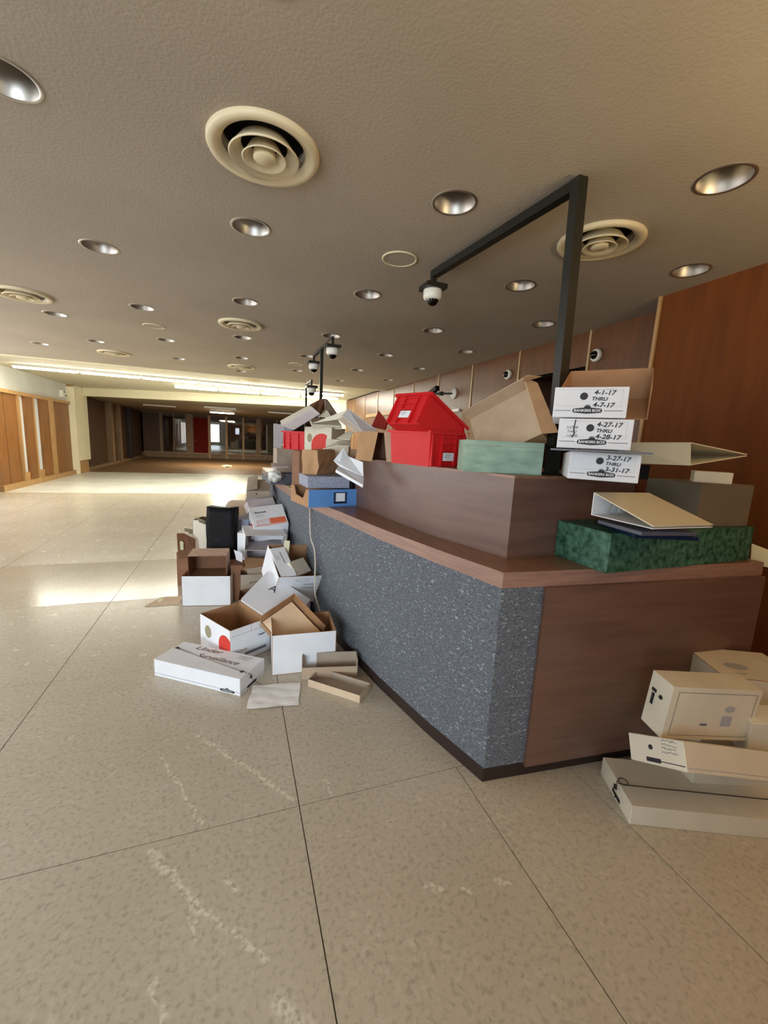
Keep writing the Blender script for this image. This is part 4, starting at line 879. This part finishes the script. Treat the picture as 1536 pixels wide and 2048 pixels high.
c, r, D = fit('bagV'); bm = bmesh.new(); e = root_from_fit('kraft_box', (c[0], c[1]+.01, c[2]+.022), r, D); tag(e, 'crumpled brown kraft carton on the speckled file box', 'box')
bbox(bm, -D[0]/2, D[0]/2, -D[1]/2, D[1]/2, 0, D[2]); bmesh.ops.subdivide_edges(bm, edges=bm.edges[:], cuts=2, use_grid_fill=True)
for v in bm.verts:
    v.co += Vector((random.uniform(-.01, .01), random.uniform(-.012, .012), random.uniform(-.008, .004) if v.co.z > .01 else 0))
link_bm('carton_body', bm, M['kraft'], e)
W1 = [(.65, 2.878, 1.352), (.725, 2.911, 1.439), (.758, 2.88, 1.385), (.813, 2.70, 1.357), (.8, 2.631, 1.263), (.676, 2.82, 1.319)]
sheet('paper_sheet', W1, .003, M['white'], 'folded white card standing on edge against the riser', 'paper')
sheet('paper_sheet', [(.646, 2.776, 1.297), (.687, 2.86, 1.316), (.803, 2.63, 1.256), (.771, 2.535, 1.221)], .02, M['white'], 'white card wedge below the folded white card', 'paper')
e = closed('case', (.86, 3.22, 1.10), (0, 0, 14), (.09, .25, .2), M['black'], 'black block standing for the dark gap behind the speckled file box', cat='case')  # black block put in for the shaded gap beside the riser
c, r, D = fit('tray'); e = carton('plastic_tray', (c[0]+.02, c[1], 1.055), (0, 0, 10), (.3, .22, .11), M['greytray'], M['greytray'], 'dark grey plastic tray holding papers at the ledge far end', cat='tray')
bm = bmesh.new(); bbox(bm, -.157, .157, -.117, -.11, .09, .112); bbox(bm, -.157, .157, -.117, -.11, .0, .02); link_bm('rim', bm, M['greytray'], e)
bm = bmesh.new(); bmesh.ops.create_icosphere(bm, subdivisions=3, radius=.085)
for v in bm.verts: v.co *= 1+.3*math.sin(v.co.x*60+2)*math.cos(v.co.y*55+v.co.z*75)+random.uniform(-.05, .05)
for v in bm.verts: v.co = Vector((v.co.x*.85, v.co.y*1.1, max(v.co.z*.8, -.06)))
o = link_bm('plastic_bag', bm, M['plasticwrap'], None, True); o.location = (.395, 4.46, 1.085); tag(o, 'crumpled clear plastic bag at left end of the tray', 'bag')
sheet('paper_sheet', [(.36, 4.52, 1.175), (.54, 4.55, 1.175), (.56, 4.68, 1.2), (.37, 4.7, 1.2)], .012, M['lav'], 'loose papers lying in the grey tray', 'paper')
sheet('paper_sheet', [(.535, 3.66, 1.0), (.60, 3.60, 1.0), (.555, 4.35, 1.0), (.47, 4.45, 1.0)][:4], .003, M['cream'], 'cream sheet of paper on the ledge before the file box', 'paper')
# ---- boxes on the upper counter, left group
c, r, D = fit('redtote')
def tote(name, c, r, D, label, ribface, m, lab=True, group=None):
    e = root_from_fit(name, c, r, D); tag(e, label, 'plastic bin', group); x, y, z = D[0]/2, D[1]/2, D[2]; t = .004; k = .06
    bm = bmesh.new()
    def ring(s, zz): return [bm.verts.new((sx*x*s, sy*y*s, zz)) for sx, sy in ((-1, -1), (1, -1), (1, 1), (-1, 1))]
    A, B, Cc, Dd = ring(1-k, 0), ring(1, z-.012), ring(1-.03, z-.012), ring(1-k-.03, t)
    for P, Q in ((A, B), (B, Cc), (Cc, Dd)):
        for i in range(4): bm.faces.new((P[i], P[(i+1) % 4], Q[(i+1) % 4], Q[i]))
    bm.faces.new(list(reversed(A))); bm.faces.new(Dd); link_bm('bin_body', bm, m, e)
    bm = bmesh.new(); q = .012
    for (x0, x1, y0, y1) in ((-x-q, x+q, -y-q, -y+.004), (-x-q, x+q, y-.004, y+q), (-x-q, -x+.004, -y+.004, y-.004), (x-.004, x+q, -y+.004, y-.004)): bbox(bm, x0, x1, y0, y1, z-.016, z)
    link_bm('rim', bm, m, e)
    fm = facemap(ribface, D); wv = (x if ribface in 'FB' else y)
    for (u0, u1, v0, v1) in ([(-wv*.93, -wv*.85, -z/2+.004, z/2-.016), (wv*.85, wv*.93, -z/2+.004, z/2-.016), (-wv*.42, -wv*.34, -z/2+.004, z/2-.016), (wv*.34, wv*.42, -z/2+.004, z/2-.016)] +
                             [(-wv*.34, wv*.34, z*a, z*a+.006) for a in (.32, .13, -.06)]):
        bm = bmesh.new(); slab3(bm, [fm(u0, v0, -.009), fm(u1, v0, -.009), fm(u1, v1, -.009), fm(u0, v1, -.009)], .017); link_bm('rib', bm, m, e)
    if lab:
        bm = bmesh.new(); slab3(bm, [fm(-wv*.30, -z*.33, .004), fm(wv*.30, -z*.33, .004), fm(wv*.30, -z*.10, .004), fm(-wv*.30, -z*.10, .004)], .002); l_ = link_bm('label_card', bm, M['white'], e)
        shapes(l_, 'label_print', lambda u, v, o=0: fm(u, v, .0072), scribble(2, -wv*.2, -z*.16, wv*.35, z*.06, 3), M['greyink'])
    return e
tote('plastic_bin', c, r, D, 'small red ribbed plastic bin among the white boxes', 'F', M['red'], False)
c, r, D = fit('redcircle2'); e = carton('open_box', c, r, D, M['white2'], M['kraft_lt'], 'cream box with red arch print beside the small red bin')
F_ = facemap('F', D); hz = D[2]/2; cx, rr = D[0]/2-.1, .105
pp = [(cx+rr*math.cos(R(t)), -hz+.06+rr*math.sin(R(t))) for t in range(60, 181, 8)]
shapes(e, 'red_circle_print', F_, [('p', pp+[(cx-rr, -hz), (cx+rr*.5, -hz)])], M['redprint']); shapes(e, 'round_stamp_print', F_, [('e', -.085, .01, .025, .04)], M['olive'])
shapes(e, 'line_print', F_, scribble(1, cx-.08, -hz+.045, .1, .014, 2), M['orange'])
e = closed('white_box', (.885, 3.72, 1.44), (0, 0, -18), (.2, .3, .12), M['white2'], 'off-white box under the loose lids beside the red arch box')
c, r, D = fit('whiteplank'); e = closed('box_lid', (c[0], c[1], c[2]), r, (D[0], D[1], .04), M['white2'], 'cream lid lying on top of the red arch box')
A1 = [(.403, 4.08, 1.643), (.403, 3.98, 1.598), (.666, 3.843, 1.77), (.65, 3.947, 1.797)]
e = empty('white_box', (0, 0, 0)); tag(e, 'white box tipped on edge like a roof above the small red bin', 'box')
sheet('side_panel', A1, .004, M['white2'], parent=e); A2 = [(.403, 3.98, 1.598), (.487, 3.769, 1.562), (.711, 3.733, 1.714), (.666, 3.843, 1.77)]
sheet('front_panel', A2, .004, M['lav'], parent=e)
sheet('inner_panel', [(.658, 3.996, 1.801), (.669, 3.862, 1.771), (.723, 3.832, 1.726), (.809, 4.019, 1.777), (.817, 4.069, 1.881), (.767, 4.078, 1.864)], .004, M['kraft_dk'], parent=e)
sheet('end_panel', [(.807, 4.02, 1.883), (.79, 3.921, 1.77), (.843, 3.859, 1.69), (.941, 3.991, 1.718), (.851, 4.113, 1.874)], .004, M['greykraft'], parent=e)
sheet('small_flap', [(.702, 3.80, 1.691), (.826, 3.76, 1.687), (.793, 3.82, 1.754)], .004, M['white2'], parent=e)
shapes(e, 'slot', lambda u, v, o=0: Vector(A1[1])+(Vector(A1[2])-Vector(A1[1]))*u+(Vector(A1[0])-Vector(A1[1]))*v*.6+Vector((0, -.006, 0)), [('p', [(.22, .02), (.34, .02), (.34, .14), (.22, .14)]), ('p', [(.58, .02), (.72, .02), (.72, .18), (.58, .16)])], M['kraft_dk'])
e = empty('box_lid', (0, 0, 0)); tag(e, 'bright white lid slanting down beside the small dark red lid', 'box')
sheet('top_panel', [(.684, 2.767, 1.653), (.753, 2.541, 1.557), (.875, 2.607, 1.568), (.74, 2.856, 1.711)], .004, M['white'], parent=e)
sheet('side_panel', [(.673, 2.872, 1.637), (.733, 2.651, 1.551), (.753, 2.541, 1.557), (.684, 2.767, 1.653)], .004, M['greykraft'], parent=e)
sheet('end_panel', [(.516, 2.954, 1.605), (.673, 2.872, 1.637), (.684, 2.777, 1.653), (.74, 2.856, 1.711), (.712, 3.017, 1.657)], .004, M['white2'], parent=e)
e = empty('box_lid', (0, 0, 0)); tag(e, 'low cream lid with pale side wall before the kraft flaps', 'box')
sheet('top_panel', [(.626, 3.138, 1.42), (.713, 3.017, 1.454), (.80, 2.995, 1.453), (.855, 3.187, 1.5), (.789, 3.307, 1.489)], .004, M['white2'], parent=e)
sheet('raised_flap', [(.746, 3.215, 1.505), (.823, 3.092, 1.499), (.869, 3.184, 1.556), (.867, 3.288, 1.573)], .004, M['white2'], parent=e)
o = sheet('cardboard_sheet', [(.434, 5.2, 1.649), (.434, 5.2, 1.37), (.523, 5.2, 1.36), (.56, 5.2, 1.64)], .03, M['lav'], 'lavender-white upright panel behind the small red bin', 'box'); 
e = closed('white_box', (.56, 5.3, 1.18), (0, 0, 5), (.2, .25, .36), M['greykraft'], 'grey-beige carton standing on the ledge beyond the tray')
e = closed('kraft_box', (.60, 3.95, 1.19), (0, 0, 5), (.14, .3, .38), M['kraft_dk'], 'dark brown carton on the ledge under the red arch box')
# ---- kraft box with hanging flaps
c, r, D = fit('kraftX'); e = carton('kraft_box', (.895, 2.62, 1.469), (0, 0, -20), (.24, .2, .178), M['kraft'], M['kraft_dk'], 'kraft box with two open front flaps left of the red bins', open_='F')
x, y, z = .12, .1, .178
sheet('flap', [(-x, -y, z), (-x-.02, -y-.05, .0), (-x+.085, -y-.09, -.004), (-x+.115, -y-.05, z)], .004, M['kraft'], parent=e)
sheet('flap', [(x, -y, z), (x-.09, -y-.03, z), (x-.065, -y-.07, -.002), (x+.01, -y-.05, .0)], .004, M['kraft_lt'], parent=e)
bm = bmesh.new(); slab3(bm, [Vector(p) for p in [(.859, 2.665, 1.591), (.894, 2.50, 1.572), (.922, 2.538, 1.619), (.915, 2.699, 1.698)]], .01); o = link_bm('bin_lid', bm, M['reddark']); tag(o, 'dark red plastic lid corner behind the upper red bin', 'bin lid')
# ---- red bins
c, r, D = fit('redbin'); tote('plastic_bin', c, r, D, 'large red plastic bin on the upper counter, the lower one', 'R', M['red'], True)
c, r, D = fit('redtop'); tote('plastic_bin', (c[0], c[1], c[2]+.0), r, D, 'tilted red ribbed bin lying on the larger red one', 'F', M['red'], True)
# ---- pale green box and big kraft box
c, r, D = fit('palegreen'); e = closed('file_box', c, r, D, M['palegreen'], 'pale green marbled file box on the upper counter')
shapes(e, 'lid_line', facemap('F', D), [('r', -D[0]/2, .05, D[0]/2, .0515)], M['olive'])
c, r, D = fit('kraftEE'); e = carton('kraft_box', (c[0], c[1]+.0, c[2]), r, D, M['kraft'], M['kraft_lt'], 'big open kraft box tilted up behind the pale green box', low={})
x, y, z = D[0]/2, D[1]/2, D[2]
sheet('flap', [(x, y, z), (x, y-.05, z+.03), (x+.075, y-.03, z-.03), (x+.02, y, z-.005)], .003, M['kraft'], parent=e)
sheet('inner_flap', [(-x*.3, -y+.01, .02), (x-.02, -y+.01, .03), (x-.02, -y+.14, .018), (x-.1, -y+.13, .016)], .003, M['kraft_lt'], parent=e)
sheet('flap', [(x, y, z), (x+.05, y-.06, z-.02), (x+.07, -y-.02, z-.02), (x, -y, z)], .003, M['kraft'], parent=e)
# ---- green marbled box, binders, grey box at the counter end
c, r, D = fit('greenmarble'); e = closed('file_box', c, r, D, M['greenmarble'], 'long dark green marbled file box on the counter end')
c, r, D = fit('graybox'); D = (D[0], D[1], .205); e = carton('grey_box', (c[0], c[1]+.01, 1.378-.1025), r, D, M['greybox'], M['greybox'], 'drab grey box resting on the back of the green marbled box', open_='')
def binder(name, c, r, w, d, th, ang, label):
    e = empty(name, c); e.rotation_euler = [R(a) for a in r]; tag(e, label, 'ring binder')
    bm = bmesh.new(); bbox(bm, 0, w, 0, d, 0, .004); link_bm('back_cover', bm, M['binder'], e)
    bm = bmesh.new(); bbox(bm, -.004, 0, 0, d, 0, th); link_bm('spine', bm, M['binder'], e)
    bm = bmesh.new(); q = [(0, 0, th), (w*math.cos(ang), 0, th+w*math.sin(ang)), (w*math.cos(ang), d, th+w*math.sin(ang)), (0, d, th)]; slab3(bm, q, .004); link_bm('front_cover', bm, M['binder'], e)
    bm = bmesh.new(); bbox(bm, .004, .022, .02, d-.02, .004, .007)
    link_bm('ring_plate', bm, M['alu'], e)
    for yy_ in (.06, d/2, d-.06):
        bm = bmesh.new(); tube(bm, [(.013+.026*math.cos(R(t)), yy_, .032+.026*math.sin(R(t))) for t in range(-90, 271, 24)], .0022, 6); link_bm('ring', bm, M['alu'], e)
    return e
# the nearer binder: hinge edge at the left back, cover sloping down to the right front
e = empty('ring_binder', (0, 0, 0)); tag(e, 'white ring binder lying part open on the green marbled box', 'ring binder')
c, r, D = fit('bindertop'); Rt_ = Euler([R(a) for a in r]).to_matrix(); cc = Vector(c)
Tq = [cc+Rt_ @ Vector((sx*D[0]/2, sy*D[1]/2, 0)) for sx, sy in ((-1, -1), (1, -1), (1, 1), (-1, 1))]   # FL FR BR BL
sheet('front_cover', Tq, .004, M['binder'], parent=e)
low = [Vector((p.x, p.y, 1.232)) for p in Tq]; low[3] = Vector((Tq[3].x-.02, Tq[3].y-.02, 1.245)); low[0] = Vector((Tq[0].x, Tq[0].y, Tq[0].z-.008)); low[1] = Vector((Tq[1].x, Tq[1].y, Tq[1].z-.008)); low[2] = Vector((Tq[2].x, Tq[2].y, 1.245))
sheet('back_cover', low, .003, M['white'], parent=e)
sheet('spine', [low[3], low[2], Tq[2], Tq[3]], .004, M['white'], parent=e)
for k in (.25, .5, .75):
    p = low[3].lerp(low[2], k)+Vector((0, -.04, .025)); bm = bmesh.new(); tube(bm, [p+Vector((0, .022*math.cos(R(t)), .022*math.sin(R(t)))) for t in range(0, 361, 24)], .002, 6); link_bm('ring', bm, M['alu'], e)
e = closed('folder', (1.66, 1.27, 1.181), (0, 0, -20), (.26, .3, .018), M['navy'], 'blue and white folders between binder and green box', cat='folder')
e = closed('folder', (1.60, 1.22, 1.203), (0, 0, -8), (.26, .24, .016), M['greytray'], 'grey folder directly under the open binder', cat='folder')
e = empty('ring_binder', (0, 0, 0)); tag(e, 'cream ring binder spread open behind the dated boxes', 'ring binder')
sTL, sTR, sBR, sBL, tip = [Vector(p) for p in ((1.72, 1.52, 1.548), (1.76, 1.20, 1.556), (1.767, 1.191, 1.467), (1.75, 1.50, 1.458), (2.10, 1.185, 1.516))]
tip2 = tip+(sTL-sTR)
sheet('spine', [sTL, sBL, sBR, sTR], .004, M['binder'], parent=e)
sheet('front_cover', [sTL, sTR, tip+Vector((0, 0, .006)), tip2], .004, M['binder'], parent=e)
sheet('back_cover', [sBL, sBR, tip, tip2-Vector((0, 0, .006))], .004, M['binder'], parent=e)
for k in (.3, .7):
    p = sBR.lerp(sBL, k)+Vector((.05, 0, .035)); bm = bmesh.new(); tube(bm, [p+Vector((.025*math.cos(R(q)), 0, .025*math.sin(R(q)))) for q in range(0, 361, 24)], .002, 6); link_bm('ring', bm, M['alu'], e)
bm = bmesh.new(); q0 = sTL.lerp(sBL, .55)+Vector((-.003, 0, 0)); q1 = sTR.lerp(sBR, .5)+Vector((-.003, 0, 0)); slab3(bm, [q0.lerp(q1, .5), q0.lerp(q1, .86), q0.lerp(q1, .86)+Vector((0, 0, .004)), q0.lerp(q1, .5)+Vector((0, 0, .004))], .001); link_bm('spine_slot', bm, M['ink'], e)
e = closed('file_box', (1.80, 1.62, 1.416), (0, 0, -20), (.3, .2, .07), M['dark'], 'dark flat box under the spread ring binder')
# ---- stacked boxes on the floor at right
c, r, D = fit('floorlong'); e = closed('storage_box', c, r, D, M['white2'], 'long string-tied white box, bottom of right floor stack')
T = facemap('T', D); L_ = facemap('L', D); knob(e, L_, .0, .01, .011)
bm = bmesh.new(); tube(bm, smooth_path([T(D[0]/2, -.03, .003), T(.0, -.03, .003), T(-D[0]/2+.02, -.03, .004), T(-D[0]/2-.006, -.02, .012), L_(.03, .02, .012), L_(.005, .01, .01), L_(.03, -.02, .012)], 5), .002, 6)
tube(bm, [T(-D[0]/2+.02+.018*math.cos(R(t)), -.015+.02*math.sin(R(t)), .006) for t in range(0, 361, 30)], .002, 6); link_bm('string', bm, M['string'], e)
bm = bmesh.new(); slab3(bm, [T(-D[0]/2, -.03, .001), T(-D[0]/2, -D[1]/2, .001), T(D[0]/2, -D[1]/2, .001), T(D[0]/2, -.03, .001)][::-1], .003); link_bm('closing_flap', bm, M['white2'], e)
shapes(e, 'banner_print', L_, [('p', [(-.02, -.03), (.05, -.035), (.05, -.015), (-.02, -.012)])], M['ink'])
c, r, D = fit('floormid'); e = closed('storage_box', c, r, D, M['white2'], 'white box resting askew on the long tied floor box')
L_ = facemap('L', D); F_ = facemap('F', D); knob(e, L_, -.02, .01, .009); shapes(e, 'handwriting', L_, scribble(4, .03, .04, .08, .013, 12), M['greyink']); shapes(e, 'banner_print', L_, [('r', -.045, -.04, .02, -.025), ('r', .02, -.034, .12, -.031)], M['ink']); shapes(e, 'base_rule_print', F_, [('r', -D[0]/2, -.036, D[0]/2, -.034)], M['paleink'])
c, r, D = fit('floortop'); e = carton('storage_box', c, r, D, M['white2'], M['white2'], 'white box with printed face standing on the floor stack', open_='')
L_ = facemap('L', D); F_ = facemap('F', D); knob(e, L_, .01, .035, .009)
shapes(e, 'face_panel_print', F_, [('s', [(-.16, -.095), (.17, -.095), (.17, .09), (-.16, .09), (-.16, -.095)], .002), ('r', -.04, -.05, -.01, -.04)], M['greyink']); shapes(e, 'stamp_print', F_, [('e', .07, .025, .022, .014), ('r', .045, -.05, .09, -.005)], M['paleink'])
shapes(e, 'banner_print', L_, [('p', [(-.035, -.02), (-.02, -.02), (-.02, .03), (-.035, .03)]), ('r', -.04, .035, -.015, .05)], M['ink'])
c, r, D = fit('floor4'); e = carton('storage_box', (c[0]+.03, c[1]+.12, .45), (0, 0, -25), (.36, .28, .22), M['white2'], M['kraft_in'], 'off-white box at the back of right floor stack', open_='')
shapes(e, 'oval_print', facemap('T', (.36, .28, .22)), [('e', -.06, -.03, .05, .03), ('r', -.1, -.1, -.06, -.09)], M['paleink'])
e = closed('storage_box', (2.12, 1.1, .17), (0, 0, -20), (.4, .3, .34), M['white2'], 'white box hidden low at the back of right floor stack')
e = closed('storage_box', (2.04, .84, .44), (10, -8, -30), (.3, .1, .18), M['white2'], 'white box cut by the photo right edge on the floor stack')
sheet('paper_card', [(2.567, 1.349, 1.066), (2.572, 1.34, .959), (2.75, 1.2, .93), (2.75, 1.25, 1.0)], .003, M['cream'], 'cream card at the right end beyond the green box', 'paper')
c, r, D = fit('smallwhite'); e = closed('white_box', (c[0]+.04, c[1]+.05, 1.378+D[2]/2), r, D, M['binder'], 'small cream box on top of the drab grey box')
